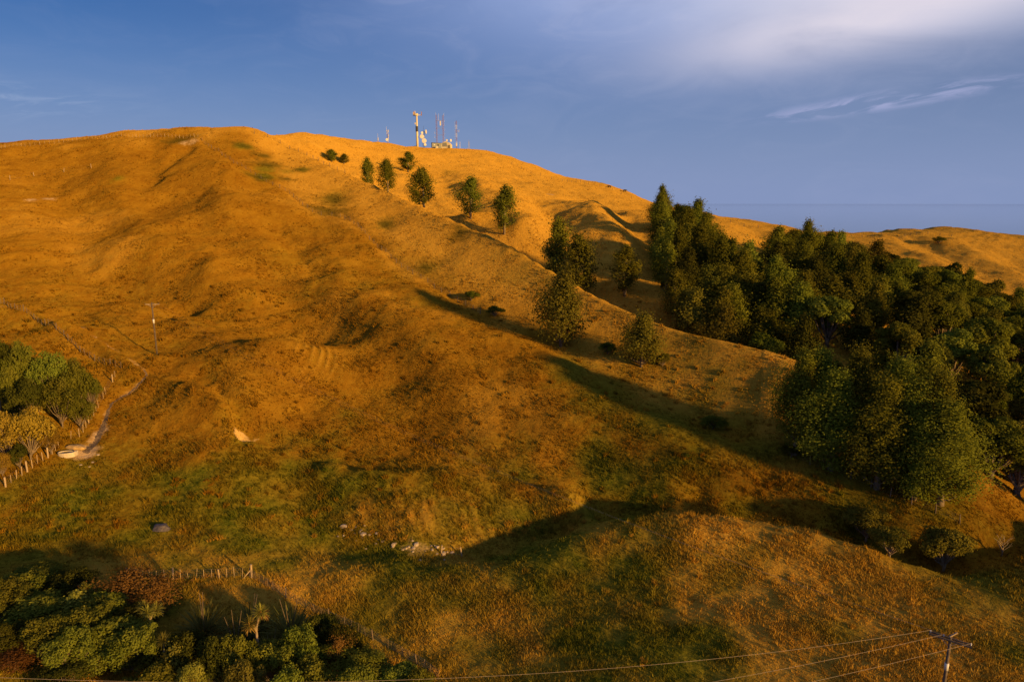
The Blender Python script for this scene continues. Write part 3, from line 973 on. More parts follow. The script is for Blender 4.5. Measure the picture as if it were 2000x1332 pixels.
def lobed_crown(name, mat, seed, h=4.0, rad=2.4, lobes=16, leaves=3800, leaf=0.16, flat=0.8, low=0.25, lobe_r=0.42, trunk=0.05, up=0.4, hollow=0.5):
    """broad crown of leafy domes on spreading limbs"""
    r = np.random.default_rng(seed)
    cs, rs = [], []
    tb = MB()
    zc = h * (low + 1) / 2
    for k in range(lobes):
        if k == 0:
            d = np.array([0.05, 0.0, 1.0])
        else:
            d = norm(r.normal(0, 1, 3) * np.array([1, 1, 0.75]) + np.array([0, 0, 0.28]))
        q = r.uniform(hollow, 0.95)
        lr = lobe_r * rad * r.uniform(0.6, 1.2)
        c = np.array([d[0] * (rad - lr * .6) * q, d[1] * (rad - lr * .6) * q, zc + d[2] * (h - zc - lr * 0.4) * q])
        cs.append(c)
        rs.append(lr)
        root = np.array([0, 0, h * low * r.uniform(0.3, 0.9)])
        mid = root * 0.45 + c * 0.55 + np.array([0, 0, -0.06 * h])
        tb.tube([root, mid, c], [trunk * h * 0.36, trunk * h * 0.22, trunk * h * 0.08], 5, False)
    tb.tube([(0, 0, -0.5), (0.02 * h, 0.01 * h, h * low * 0.6), (0, 0, h * low * 1.15)], [trunk * h * 0.75, trunk * h * 0.55, trunk * h * 0.4], 7)
    w_ = np.array(rs) ** 2
    pick = r.choice(lobes, leaves, p=w_ / w_.sum())
    d = norm(r.normal(0, 1, (leaves, 3)) + np.array([0, 0, up]))
    rr = np.array(rs)[pick] * (1 - 0.34 * r.random(leaves) ** 1.7) * (1 + 0.18 * np.sin(d[:, 0] * 7 + pick) * np.sin(d[:, 1] * 6 + d[:, 2] * 5))
    c = np.array(cs)[pick] + d * rr[:, None] * np.array([1, 1, flat])
    c[:, 2] = np.maximum(c[:, 2], 0.04 * h)
    tl = r.uniform(0.2, 0.75, lobes)
    me = leaf_mesh(name, c, d, leaf, mat, r, tone=tl[pick], spread=0.45)
    return me, tb


def strap_mesh(name, mat, seed, n=120, length=1.6, width=0.07, droop=0.55, upness=0.8, z0=0.0, ball=False, segs=4):
    """long strap leaves from one heart: flax fans and cabbage-tree heads"""
    r = np.random.default_rng(seed)
    v, f, tn = [], [], []
    for k in range(n):
        az_ = r.uniform(0, 2 * math.pi)
        el_ = r.uniform(-0.6, 1.5) if ball else math.asin(min(0.99, r.uniform(upness * 0.45, 1.0)))
        L = length * r.uniform(0.65, 1.15)
        d = np.array([math.cos(az_) * math.cos(el_), math.sin(az_) * math.cos(el_), math.sin(el_)])
        side = norm(np.array([-math.sin(az_ + r.normal(0, .4)), math.cos(az_), r.normal(0, .35)]))
        p = np.array([r.normal(0, .1) * length * .4, r.normal(0, .1) * length * .4, z0])
        b = len(v)
        dr = droop * r.uniform(0.3, 1.5)
        for i in range(segs + 1):
            t_ = i / segs
            w_ = width * r.uniform(.9, 1.1) * (0.7 + 0.6 * t_) * (1 - t_ ** 3) + 0.003
            v += [p - side * w_ * .5, p + side * w_ * .5]
            p = p + d * L / segs
            d = norm(d + np.array([0, 0, -dr * (t_ + .15) * 1.1 / segs * 2]))
            tn += [r.random() * .6 + .2] * 2
        for i in range(segs):
            f += [b + 2 * i, b + 2 * i + 1, b + 2 * i + 3, b + 2 * i + 2]
    me = mesh_np(name, np.array(v), np.array(f), 4, smooth=False)
    attr(me, 'tone', np.array(tn))
    me.materials.append(mat)
    return me


ORD = ['first', 'second', 'third', 'fourth', 'fifth', 'sixth', 'seventh', 'eighth', 'ninth', 'tenth', 'eleventh', 'twelfth', 'thirteenth',
       'fourteenth', 'fifteenth', 'sixteenth', 'seventeenth', 'eighteenth', 'nineteenth', 'twentieth']

M_POPLAR = leaf_mat('poplar_leaf', (0.080, 0.098, 0.011), (0.265, 0.265, 0.032), 0.45, 0.05)
M_WOOD = leaf_mat('wood_leaf', (0.044, 0.056, 0.007), (0.160, 0.158, 0.019), 0.38, 0.05)
M_OLIVE = leaf_mat('olive_leaf', (0.070, 0.068, 0.010), (0.190, 0.155, 0.024), 0.35)
M_SHRUB = leaf_mat('shrub_leaf', (0.075, 0.100, 0.014), (0.250, 0.250, 0.034), 0.38, 0.05)
M_LIME = leaf_mat('pale_shrub_leaf', (0.11, 0.125, 0.018), (0.32, 0.29, 0.055), 0.35)
M_BROWN = leaf_mat('manuka_leaf', (0.075, 0.038, 0.012), (0.20, 0.105, 0.030), 0.2)
M_GOLD = leaf_mat('golden_leaf', (0.16, 0.110, 0.014), (0.42, 0.29, 0.045), 0.35)
M_DARK = leaf_mat('dark_leaf', (0.026, 0.032, 0.006), (0.085, 0.084, 0.014), 0.25)
M_FLAX = leaf_mat('flax_leaf', (0.055, 0.066, 0.014), (0.23, 0.21, 0.055), 0.2)
M_CABB = leaf_mat('cabbage_tree_leaf', (0.10, 0.11, 0.018), (0.36, 0.32, 0.065), 0.25)
M_DEADLEAF = leaf_mat('dead_leaf', (0.24, 0.14, 0.03), (0.50, 0.32, 0.08), 0.2)
M_BARK = plain('bark', (0.16, 0.12, 0.085), 0.9, 0, 0.4, 3.0, 0.5)
M_PALEBARK = plain('pale_bark', (0.24, 0.185, 0.125), 0.85, 0, 0.3, 4.0, 0.4)
M_POST = plain('weathered_post', (0.36, 0.27, 0.165), 0.85, 0, 0.3, 5.0, 0.3)
M_DKPOST = plain('dark_post', (0.13, 0.095, 0.065), 0.9, 0, 0.3, 5.0, 0.3)
M_WIRE = plain('fence_wire', (0.30, 0.28, 0.26), 0.5, 0.8, 0.1)
M_CABLE = plain('power_cable', (0.40, 0.32, 0.22), 0.45, 0.4, 0.1)
M_POLE = plain('power_pole_timber', (0.10, 0.075, 0.058), 0.85, 0, 0.35, 3.0, 0.4)
M_WHITE = plain('white_paint', (0.58, 0.57, 0.55), 0.5, 0, 0.06)
M_RED = plain('red_paint', (0.25, 0.125, 0.105), 0.55, 0, 0.15)
M_STEEL = plain('galvanised_steel', (0.45, 0.45, 0.45), 0.5, 0.5, 0.15)
M_CREAM = plain('cream_paint', (0.62, 0.55, 0.36), 0.6, 0, 0.1)
M_GREYWALL = plain('grey_wall', (0.22, 0.235, 0.22), 0.7, 0, 0.12)
M_DARKMETAL = plain('dark_metal', (0.05, 0.05, 0.055), 0.6, 0.3, 0.2)
M_CONCRETE = plain('concrete', (0.50, 0.43, 0.33), 0.85, 0, 0.15, 5.0, 0.3)
M_STONE = plain('pale_stone', (0.40, 0.32, 0.22), 0.9, 0, 0.35, 4.0, 0.6)
M_DKSTONE = plain('dark_stone', (0.075, 0.065, 0.075), 0.85, 0, 0.4, 3.0, 0.6)
M_CLAY = plain('yellow_clay', (0.44, 0.30, 0.13), 0.95, 0, 0.3, 3.0, 0.8)
M_HIDE = plain('black_hide', (0.018, 0.015, 0.013), 0.7, 0, 0.3)
M_WATER = plain('trough_water', (0.03, 0.04, 0.035), 0.08, 0, 0.1)

# ------------------------------------------------------------------ trees
PROTO = {}


def proto(key, fn, mat, bark, **kw):
    me, tb = fn('crown', mat, **kw)
    PROTO[key] = (me, tb.mesh('trunk', bark, True), kw['h'], kw['rad'])


for k in range(5):
    proto(('poplar', k), upright_crown, M_POPLAR, M_PALEBARK, seed=20 + k, h=10.0, rad=(2.2, 2.5, 2.0, 2.35, 2.6)[k], base=0.07, sprays=(92, 98, 84, 94, 102)[k], per=84, leaf=0.185, gaps=0.16)
for k in range(6):
    proto(('wood', k), upright_crown, M_WOOD, M_BARK, seed=40 + k, h=13.0, rad=(3.6, 3.3, 4.0, 3.5, 3.8, 3.2)[k], base=0.05, sprays=150, per=96, leaf=0.25, gaps=0.06, tip=0.62, bulge=0.55)
for k in range(4):
    proto(('round', k), lobed_crown, M_WOOD, M_BARK, seed=60 + k, h=11.0, rad=4.0, lobes=30, leaves=10500, leaf=0.25, flat=0.9, low=0.16, lobe_r=0.34)
for k in range(4):
    proto(('big', k), upright_crown, M_POPLAR, M_PALEBARK, seed=80 + k, h=20.0, rad=(4.4, 4.0, 4.8, 4.2)[k], base=0.02, sprays=280, per=118, leaf=0.20, gaps=0.04, tip=0.8, bulge=0.55)
for k in range(3):
    proto(('olive', k), lobed_crown, M_OLIVE, M_PALEBARK, seed=90 + k, h=5.0, rad=2.8, lobes=26, leaves=6500, leaf=0.15, flat=0.75, low=0.27, lobe_r=0.33, trunk=0.04)
for key, mat, n_ in (('shrub', M_SHRUB, 5), ('lime', M_LIME, 2), ('dark', M_DARK, 2), ('gold', M_GOLD, 2)):
    for k in range(n_):
        proto((key, k), lobed_crown, mat, M_BARK, seed=110 + k * 7 + len(key), h=4.0, rad=2.4, lobes=(26, 34, 22, 30, 24)[k], leaves=6800, leaf=(0.125, 0.10, 0.15, 0.115, 0.135)[k], flat=0.85, low=0.18, lobe_r=(0.34, 0.28, 0.38, 0.30, 0.36)[k], trunk=0.04)
for k in range(2):
    proto(('brown', k), upright_crown, M_BROWN, M_BARK, seed=150 + k, h=4.0, rad=2.0, base=0.06, sprays=150, per=34, leaf=0.10, gaps=0.05, tip=0.9, bulge=0.5)
    proto(('tower', k), upright_crown, M_LIME, M_BARK, seed=160 + k, h=4.5, rad=1.4, base=0.06, sprays=110, per=38, leaf=0.13, gaps=0.05, tip=0.7, bulge=0.45)
    proto(('bushpoplar', k), upright_crown, M_OLIVE, M_BARK, seed=170 + k, h=10.0, rad=3.3, base=0.02, sprays=190, per=78, leaf=0.175, gaps=0.08, tip=0.6, bulge=0.62)


def tree(kind, k, loc, h, rad, name, label, cat='tree', group=None, rz=None, mat=None):
    crown, trunk, h0, r0 = PROTO[(kind, k)]
    sq = random.uniform(0.84, 1.16)
    o = empty(name, loc, random.uniform(0, 6.28) if rz is None else rz, (rad / r0 * sq, rad / r0 / sq, h / h0))
    o.rotation_euler[0], o.rotation_euler[1] = random.gauss(0, .035), random.gauss(0, .035)
    link(bpy.data.objects.new('trunk', trunk), o)
    cr = link(bpy.data.objects.new('crown', crown), o)
    if mat is not None:                      # the same crown form in another foliage
        cr.material_slots[0].link = 'OBJECT'
        cr.material_slots[0].material = mat
    tag(o, label, cat, group)
    return o


def top_h(loc, v):
    return q_of(v) * loc.y - loc.z


# the row of young poplars climbing the valley behind the spur, hilltop end first
row = [((648, 317), 289, 2.99, 0), ((672, 321), 299, 2.53, 1), (720, 258, 300, 2.99, 0), (758, 242, 306, 3.68, 1), ((797, 337), 294, 4.14, 2),
       (828, 224, 320, 4.14, 3), ((919, 427), 340, 4.60, 4), ((985, 458), 350, 4.14, 0), (1085, 170, 414, 4.25, 1), (1131, 163, 444, 4.14, 3), ((1220, 578), 472, 3.79, 2)]
desc = ['thin sparse poplar', 'small faint poplar', 'wispy poplar with open crown', 'bushy low-branched poplar', 'squat spreading poplar standing apart uphill',
        'narrow pointed poplar', 'broad leafy poplar with bare trunk foot', 'slim poplar with bare pale trunk', 'shaded leafy poplar', 'shaded dense poplar', 'lone conical poplar in deep shade']
for i, r_ in enumerate(row):
    p = hit(*r_[0]) if isinstance(r_[0], tuple) else at(r_[0], r_[1])
    vt, rd, k = r_[-3:]
    h = max(4.5, top_h(p, vt))
    tree('poplar', k, p, h, rd, 'poplar_tree', f'{desc[i]}, {ORD[i]} from the hilltop in the valley row', 'tree', 'young poplars in the valley behind the spur')
p = hit(1095, 677)
tree('bushpoplar', 0, p, top_h(p, 516), 5.4, 'poplar_tree', 'big bushy poplar in the gully in front of the bright spur', 'tree')
p = hit(1252, 717)
tree('bushpoplar', 1, p, top_h(p, 604), 4.4, 'poplar_tree', 'medium bushy tree in the gully between big poplar and poplar clump', 'tree')

# the wood on the hillside
F_U, F_Y = [1330, 1400, 1500, 1650, 1780, 1860, 1930, 2000, 2200], [141, 133, 126, 118, 109, 99, 91, 86, 82]
B_U, B_Y = [1280, 1345, 1390, 1440, 1490, 1530, 1600, 1700, 1760, 1850, 1900, 2000, 2120], [232, 226, 190, 168, 172, 222, 224, 214, 206, 206, 192, 178, 170]
ROWS = 10
zone_name = {0: 'front', 1: 'second', 2: 'third', 3: 'fourth', 4: 'fifth', 5: 'sixth', 6: 'seventh', 7: 'eighth', 8: 'ninth', 9: 'back'}
wood_n = 0
WOODMATS = [M_WOOD] * 9 + [M_POPLAR] * 6 + [M_OLIVE] * 3 + [M_DARK] * 2 + [M_SHRUB] * 2
wr = random.Random(5)
for k in range(ROWS):
    f = k / (ROWS - 1)
    u_ = 1354 - 64 * min(1, f * 2.5)
    idx = 0
    while u_ < 2130:
        Y0, Y1 = np.interp(u_, F_U, F_Y), np.interp(u_, B_U, B_Y)
        Y_ = Y0 + (Y1 - Y0) * f + wr.uniform(-2.5, 2.5)
        p = at(u_, Y_)
        right = wr.random() < np.clip((u_ - 1690) / 160, 0.14, 0.85)
        if right:
            tree('round', wr.randrange(4), p, wr.uniform(9.0, 12.5), wr.uniform(3.9, 5.2), 'broadleaf_tree',
                 f'round-crowned dark tree in the {zone_name[k]} row of the wood, {ORD[min(idx, 19)]} from its uphill end', 'tree', 'trees of the hillside wood', mat=wr.choice(WOODMATS))
        else:
            edge = u_ < 1345
            hh = wr.uniform(9.5, 15.8) * (0.93 if k >= 6 else 1.0)
            tree('wood' if not edge or wr.random() < .4 else 'poplar', wr.randrange(6 if not edge else 5), p, hh, wr.uniform(3.5, 4.5) * (0.85 if edge else 1), 'wood_tree',
                 f'leafy poplar in the {zone_name[k]} row of the wood, {ORD[min(idx, 19)]} from its uphill end', 'tree', 'trees of the hillside wood', mat=wr.choice(WOODMATS))
        wood_n += 1
        idx += 1
        u_ += wr.uniform(5.6, 8.2) / Y_ * FPX
print('wood trees', wood_n)
for u_, Y_, hh, rd, kk, lab in ((1318, 147, 12.5, 3.4, 1, 'leafy poplar leading the wood on its valley edge, nearest the lone conical poplar'),
                                (1300, 157, 13, 3.2, 3, 'slender poplar on the valley edge of the wood behind the leading one'),
                                (1340, 141, 12.5, 3.8, 4, 'low-branched poplar at the foot of the wood where the spur ends')):
    tree('poplar', kk, at(u_, Y_), hh, rd, 'poplar_tree', lab, 'tree')
p = at(1288, 226)
tree('big', 0, p, top_h(p, 374), 4.6, 'poplar_tree', 'tall dark poplar on the skyline at the top corner of the wood', 'tree')
p = at(1333, 228)
tree('big', 1, p, top_h(p, 396), 4.0, 'poplar_tree', 'feathery poplar against the sea beside the tall skyline poplar', 'tree')
p = at(1548, 224)
tree('big', 2, p, top_h(p, 444), 5.0, 'poplar_tree', 'tallest rounded tree standing above the wood at the middle of the far ridge', 'tree')

# the clump of big poplars by the creek
clump = [(1552, 887, 664, 3.7, 0, 'outermost poplar of the dark clump on its gully side'),
         (1600, 884, 664, 3.5, 1, 'tall poplar second from the gully side of the clump'),
         (1662, 905, 660, 3.9, 2, 'tallest poplar in the middle of the clump'),
         (1622, 918, 705, 4.0, 3, 'dark poplar in the shaded front of the clump'),
         (1745, 935, 676, 3.8, 0, 'poplar with twin tops behind the front of the clump'),
         (1712, 955, 715, 3.8, 1, 'poplar with pale trunk foot at the front of the clump'),
         (1815, 955, 706, 3.8, 2, 'sunlit poplar on the creek side of the clump'),
         (1836, 984, 765, 4.2, 3, 'brightest bushy poplar at the creek end of the clump, pale trunk showing'),
         (1785, 975, 800, 3.4, 1, 'shorter poplar tucked below the sunlit end of the clump')]
for u_, vb, vt, rd, k, lab in clump:
    p = hit(u_, vb)
    tree('big', k, p, top_h(p, vt), rd, 'poplar_tree', lab, 'tree', 'clump of big poplars by the creek')

for u_, vb, hh, rd, kk, lab in ((1932, 932, 8.5, 4.2, 0, 'dark round tree just beyond the sunlit end of the clump'),
                                (1985, 948, 9.0, 4.4, 1, 'dark round tree at the frame edge beyond the clump'),
                                (2050, 965, 9.5, 4.6, 2, 'dark round tree overhanging the frame edge below the wood')):
    tree('round', kk, hit(u_, vb), hh, rd, 'broadleaf_tree', lab, 'tree')

# small trees along the creek
for (u_, Y_, vt, rd, k, lab) in ((1690, 1056, 992, 3.0, 0, 'dark green spreading tree by the creek below the poplar clump'),
                                 (1738, 1088, 1030, 2.2, 1, 'small creek tree with a thin bare stem beside the dark spreading tree'),
                                 (1840, 1117, 1028, 3.1, 2, 'rounded olive tree with low forked trunk at the creek bend')):
    p = hit(u_, Y_)
    tree('olive', k, p, max(3.2, top_h(p, vt)), rd, 'creek_tree', lab, 'tree')

# bleached dead tree in the creek
p = hit(1955, 1086)
o = empty('dead_tree', p)
tb = MB()
r_ = random.Random(3)
tb.tube([(0, 0, -.3), (.1, 0, .9), (.05, .1, 1.6)], [.09, .07, .05], 6)
for k in range(9):
    a_ = r_.uniform(0, 6.28)
    z_ = r_.uniform(.5, 1.6)
    q1 = Vector((math.cos(a_) * .6, math.sin(a_) * .3, z_ + .6))
    q2 = q1 + Vector((math.cos(a_) * .5, r_.uniform(-.3, .3), r_.uniform(.3, .8)))
    tb.tube([(.05, .03, z_), q1, q2], [.045, .03, .012], 5, False)
    tb.tube([q1, q1 + Vector((r_.uniform(-.5, .5), r_.uniform(-.3, .3), .6))], [.022, .01], 4, False)
tb.build('trunk', M_PALEBARK, o, True)
tag(o, 'leafless bleached dead tree in the dark creek near the frame edge', 'dead tree')

# dark bushes in the gullies and on the far ridge
for (u_, vb, h, rd, k, lab) in ((920, 588, 2.2, 2.0, 0, 'low black-green bush at the foot of the spur, the upper of two'),
                                (966, 618, 2.2, 2.3, 1, 'low black-green bush at the foot of the spur, the lower of two'),
                                (1186, 692, 2.2, 2.0, 0, 'flat dark bush in the gully just beyond the big poplar'),
                                (1294, 716, 2.3, 1.6, 1, 'dark bush touching the downhill side of the medium gully tree'),
                                (1392, 838, 2.0, 2.2, 0, 'low dark bush alone in the shaded gully'),
                                (1295, 570, 2.4, 1.1, 1, 'small upright black bush in the valley beside the wood'),
                                (1548, 890, 1.3, 1.8, 0, 'dark bush at the shaded foot of the clump'),
                                (1833, 476, 3.4, 4.4, 1, 'single dark bush on the far ridge below the skyline'),
                                (1340, 893, .5, .9, 1, 'small rush clump on the lit slope above the creek')):
    p = hit(u_, vb)
    tree('dark', k, p, h, rd, 'bush', lab, 'bush', mat=M_WOOD)

# trees at the left edge above the trough
left = [('dark', 0, 18, 795, 664, 2.3, 'topmost dark tree of the grove by the left fence'),
        ('shrub', 0, 64, 790, 668, 2.5, 'green crown at the back of the grove, next to its topmost dark tree'),
        ('shrub', 1, 108, 805, 690, 3.0, 'large green tree in the middle of the grove'),
        ('shrub', 2, 150, 808, 706, 2.6, 'green tree at the uphill side of the grove'),
        ('shrub', 1, 182, 800, 738, 2.1, 'small bush at the end of the grove beside the fence'),
        ('shrub', 3, 122, 835, 742, 2.8, 'lower green tree of the grove with sunlit edge'),
        ('dark', 0, 66, 838, 742, 2.5, 'dark shaded tree in the lower middle of the grove'),
        ('shrub', 4, 158, 838, 778, 2.0, 'bush low in the grove above the fence posts'),
        ('shrub', 4, 28, 812, 716, 2.4, 'mid green tree at the frame edge of the grove'),
        ('gold', 0, 62, 898, 798, 3.0, 'golden-leaved tree nearest the water trough'),
        ('gold', 1, 18, 902, 806, 2.6, 'golden-leaved tree cut by the frame edge'),
        ('gold', 0, 100, 888, 834, 1.3, 'small golden bush between golden tree and trough'),
        ('dark', 0, 40, 915, 868, 1.4, 'scrubby dark bush below the golden trees behind the fence'),
        ('gold', 1, 6, 930, 885, 1.2, 'low straw-coloured bush under the golden trees at the frame edge')]
for kd, k, u_, Y_, vt, rd, lab in left:
    p = hit(u_, Y_)
    tree(kd, k, p, max(1.5, top_h(p, vt)), rd, 'grove_tree', lab, 'tree', 'grove at the left fence')


def cabbage_tree(u_, Y_, vt, heads, lab, hd=1.0, skirt=False):
    p = at(u_, Y_)
    h = max(1.6, top_h(p, vt) - 0.7 * hd)
    o = empty('cabbage_tree', p, random.uniform(0, 6))
    tb = MB()
    tb.tube([(0, 0, -.4), (.05, 0, h * .5), (0, .03, h * .82)], [.15, .12, .09], 7)
    ends = []
    for k in range(heads):
        a_ = 2 * math.pi * k / max(heads, 1) + .5
        e_ = Vector((math.cos(a_) * .55 * (heads > 1), math.sin(a_) * .55 * (heads > 1), h * (1.0 - 0.1 * (k % 2))))
        tb.tube([(0, .03, h * .75), e_ * .6 + Vector((0, 0, h * .36)), e_], [.08, .07, .055], 6, False)
        ends.append(e_)
    tb.build('trunk', M_PALEBARK, o, True)
    for k, e_ in enumerate(ends):
        ob = link(bpy.data.objects.new('leaf_head', HEADS[k % 3]), o)
        ob.location = e_
        ob.scale = (hd, hd, hd)
        if skirt:
            ob = link(bpy.data.objects.new('dead_leaf_skirt', SKIRT), o)
            ob.location = e_ - Vector((0, 0, .25))
            ob.scale = (hd, hd, hd)
    tag(o, lab, 'cabbage tree')
    return o


HEADS = [strap_mesh('leaf_head', M_CABB, 200 + k, 170, 0.85, 0.05, 0.35, ball=True) for k in range(3)]
SKIRT = strap_mesh('dead_leaf_skirt', M_DEADLEAF, 210, 90, 0.75, 0.06, 1.3, ball=True)
FLAXES = [strap_mesh('leaf_fan', M_FLAX, 220 + k, 150, 2.0, 0.085, 0.85, 0.7) for k in range(3)]
cabbage_tree(2, 95, 752, 1, 'round-headed cabbage tree with bare stem at the left frame edge', 1.3)
cabbage_tree(300, 53.5, 1176, 3, 'cabbage tree with three sunlit heads left of the flax', 0.95)
cabbage_tree(328, 50, 1236, 1, 'shaded cabbage tree head in front of the three-headed one', 0.95)
cabbage_tree(508, 51.5, 1186, 2, 'cabbage tree with a golden skirt of dead leaves', 1.0, True)

for (u_, Y_, sc, k, lab) in ((400, 55.5, 1.65, 0, 'large spiky flax bush at the left of the flax row'),
                             (462, 54.5, 1.5, 1, 'flax bush with dark drooping leaves in the middle of the flax row'),
                             (492, 57, 1.5, 2, 'flax bush behind the golden-skirted cabbage tree'),
                             (568, 56.5, 1.65, 0, 'flax bush with pale upright leaves at the right of the flax row'),
                             (440, 52, 1.2, 1, 'dark flax bush below the flax row'),
                             (530, 54, 1.2, 2, 'shaded flax bush beside the golden-skirted cabbage tree'),
                             (735, 54, 0.62, 0, 'small dry flax bush against the wire fence')):
    p = at(u_, Y_)
    o = empty('flax_bush', p, random.uniform(0, 6), (sc, sc, sc))
    link(bpy.data.objects.new('leaf_fan', FLAXES[k]), o)
    st = MB()
    r_ = random.Random(u_)
    for j in range(3):
        a_ = r_.uniform(0, 6.28)
        st.tube([(0, 0, 0), (math.cos(a_) * .25, math.sin(a_) * .25, 1.4), (math.cos(a_) * .5, math.sin(a_) * .5, 2.5)], [.025, .02, .012], 5)
    st.build('flower_stalk', M_DKPOST, o)
    tag(o, lab, 'flax bush', 'flax bushes by the wire fence')

# the planted bush in the near corner
bush = [('shrub', 0, 70, 60.5, 1112, 2.6, 'olive round shrub at the far edge of the bush'),
        ('dark', 0, 140, 59.5, 1116, 2.0, 'dark shrub between the olive and the rust-brown shrubs'),
        ('lime', 0, 172, 57, 1142, 1.2, 'small pale shrub in front of the rust-brown one'),
        ('brown', 0, 258, 59, 1112, 2.2, 'wide rust-brown shrub below the first fence posts'),
        ('brown', 1, 318, 58, 1130, 2.0, 'rust-brown shrub nearest the strainer fence'),
        ('shrub', 1, 4, 55, 1140, 2.7, 'bright green shrub at the left frame edge'),
        ('shrub', 2, 78, 54.5, 1166, 2.4, 'green shrub beside the one at the frame edge'),
        ('tower', 0, 150, 55, 1158, 1.5, 'upright pale shrub in the middle of the green mass'),
        ('shrub', 3, 168, 52.5, 1182, 2.6, 'large green shrub in the centre of the bush'),
        ('shrub', 4, 222, 51, 1212, 2.3, 'green shrub on the open side of the large central one'),
        ('dark', 1, 262, 54, 1190, 2.0, 'nearly black shrub in the gap behind the cabbage trees'),
        ('shrub', 1, 104, 50, 1208, 2.2, 'green shrub below the upright pale shrub'),
        ('brown', 0, 62, 51.6, 1228, 2.4, 'dark brown shrub low at the left side of the bush'),
        ('brown', 1, 120, 50.6, 1248, 2.0, 'brown twiggy shrub next to the dark brown one'),
        ('brown', 0, 190, 51.5, 1226, 0.8, 'little orange-brown shrub among green crowns'),
        ('brown', 1, 30, 48.6, 1272, 2.1, 'brown shrub right above the bottom left corner'),
        ('shrub', 0, 196, 49.6, 1256, 2.4, 'green shrub at the bottom under the central one'),
        ('shrub', 2, 262, 50.1, 1258, 2.2, 'green shrub at the bottom below the little orange-brown one'),
        ('tower', 1, 350, 49.1, 1258, 1.3, 'upright yellow-green shrub below the shaded cabbage tree'),
        ('lime', 1, 378, 46.9, 1300, 1.2, 'yellow-green shrub cut by the bottom edge beside the upright one'),
        ('brown', 0, 412, 50.6, 1258, 1.4, 'red-brown shrub between two yellow-green ones'),
        ('tower', 0, 462, 49.1, 1262, 1.2, 'yellow-green shrub right of the red-brown one'),
        ('lime', 1, 486, 46.9, 1296, 1.5, 'pale yellow-green shrub cut by the bottom edge'),
        ('shrub', 3, 532, 50.1, 1254, 2.1, 'dome-shaped green shrub below the golden-skirted cabbage tree'),
        ('shrub', 4, 592, 51.1, 1252, 2.0, 'dome-shaped green shrub in the middle of the low domes'),
        ('shrub', 0, 650, 51.6, 1262, 2.1, 'dome-shaped green shrub under the dark fence shrubs'),
        ('shrub', 1, 716, 50.6, 1278, 2.1, 'dome-shaped green shrub second from the fence'),
        ('shrub', 2, 778, 49.6, 1300, 1.8, 'last green dome shrub beside the fence'),
        ('shrub', 3, 610, 47.9, 1296, 2.0, 'green dome shrub at the bottom edge in front of the middle ones'),
        ('shrub', 4, 690, 47.4, 1308, 1.9, 'green dome shrub cut by the bottom edge'),
        ('dark', 0, 622, 55, 1204, 1.7, 'dark shrub against the fence below the flax'),
        ('dark', 1, 676, 53.5, 1222, 1.6, 'dark shrub by the fence beside the small dry flax'),
        ('brown', 1, 660, 52, 1248, 1.0, 'small brown shrub in front of the dark fence shrubs'),
        ('dark', 0, 372, 50, 1236, 1.8, 'dark shrub between the cabbage trees'),
        ('dark', 1, 420, 49, 1250, 1.6, 'dark shrub under the dark flax bush'),
        ('dark', 0, 300, 51.1, 1262, 1.7, 'dark shrub below the three-headed cabbage tree'),
        ('dark', 1, 10, 50, 1222, 1.8, 'dark shrub under the bright one at the frame edge'),
        ('shrub', 2, 300, 46.9, 1306, 2.0, 'green shrub cut by the bottom edge left of the yellow-green ones'),
        ('dark', 1, 130, 46.9, 1304, 2.0, 'dark shrub cut by the bottom edge'),
        ('shrub', 2, 36, 57.5, 1128, 2.2, 'green shrub behind the bright one at the frame edge'),
        ('shrub', 4, 208, 55.5, 1160, 2.0, 'green shrub between the large central one and the rust-brown one'),
        ('shrub', 3, 270, 50, 1222, 2.0, 'green shrub at the foot of the three-headed cabbage tree'),
        ('shrub', 1, 140, 48.5, 1236, 2.2, 'green shrub above the bottom row beside the brown twiggy one'),
        ('shrub', 0, 590, 51.5, 1226, 1.7, 'green shrub below the pale flax bush'),
        ('shrub', 4, 818, 48.5, 1312, 1.4, 'small green shrub pressed against the lowest fence posts'),
        ('shrub', 3, 470, 49.5, 1240, 1.6, 'green shrub under the golden-skirted cabbage tree'),
        ('shrub', 0, 556, 45.9, 1318, 1.7, 'green shrub just showing at the bottom edge')]
for kd, k, u_, Y_, vt, rd, lab in bush:
    p = at(u_, Y_)
    tree(kd, k, p, max(1.2, top_h(p, vt)), rd * 1.18, 'shrub', lab, 'shrub', 'shrubs of the planted corner')

# ------------------------------------------------------------------ fences
def along(pl, step):
    """points every step metres along a ground polyline"""
    out, carry = [], 0.0
    for a, b in zip(pl[:-1], pl[1:]):
        a, b = Vector(a[:2]), Vector(b[:2])
        L = (b - a).length
        t_ = carry
        while t_ < L:
            q = a + (b - a) * (t_ / max(L, 1e-6))
            out.append(q)
            t_ += step
        carry = t_ - L
    return out


POSTS = {}


def post_mesh(key, r, h, mat, square=False):
    if key not in POSTS:
        b = MB()
        if square:
            b.box((0, 0, h / 2 - .15), (r * 2, r * 1.3, h + .3))
        else:
            b.tube([(0, 0, -.3), (0, 0, h * .5), (.01, 0, h)], [r * 1.05, r, r * .92], 7)
        POSTS[key] = b.mesh('post', mat)
    return POSTS[key]


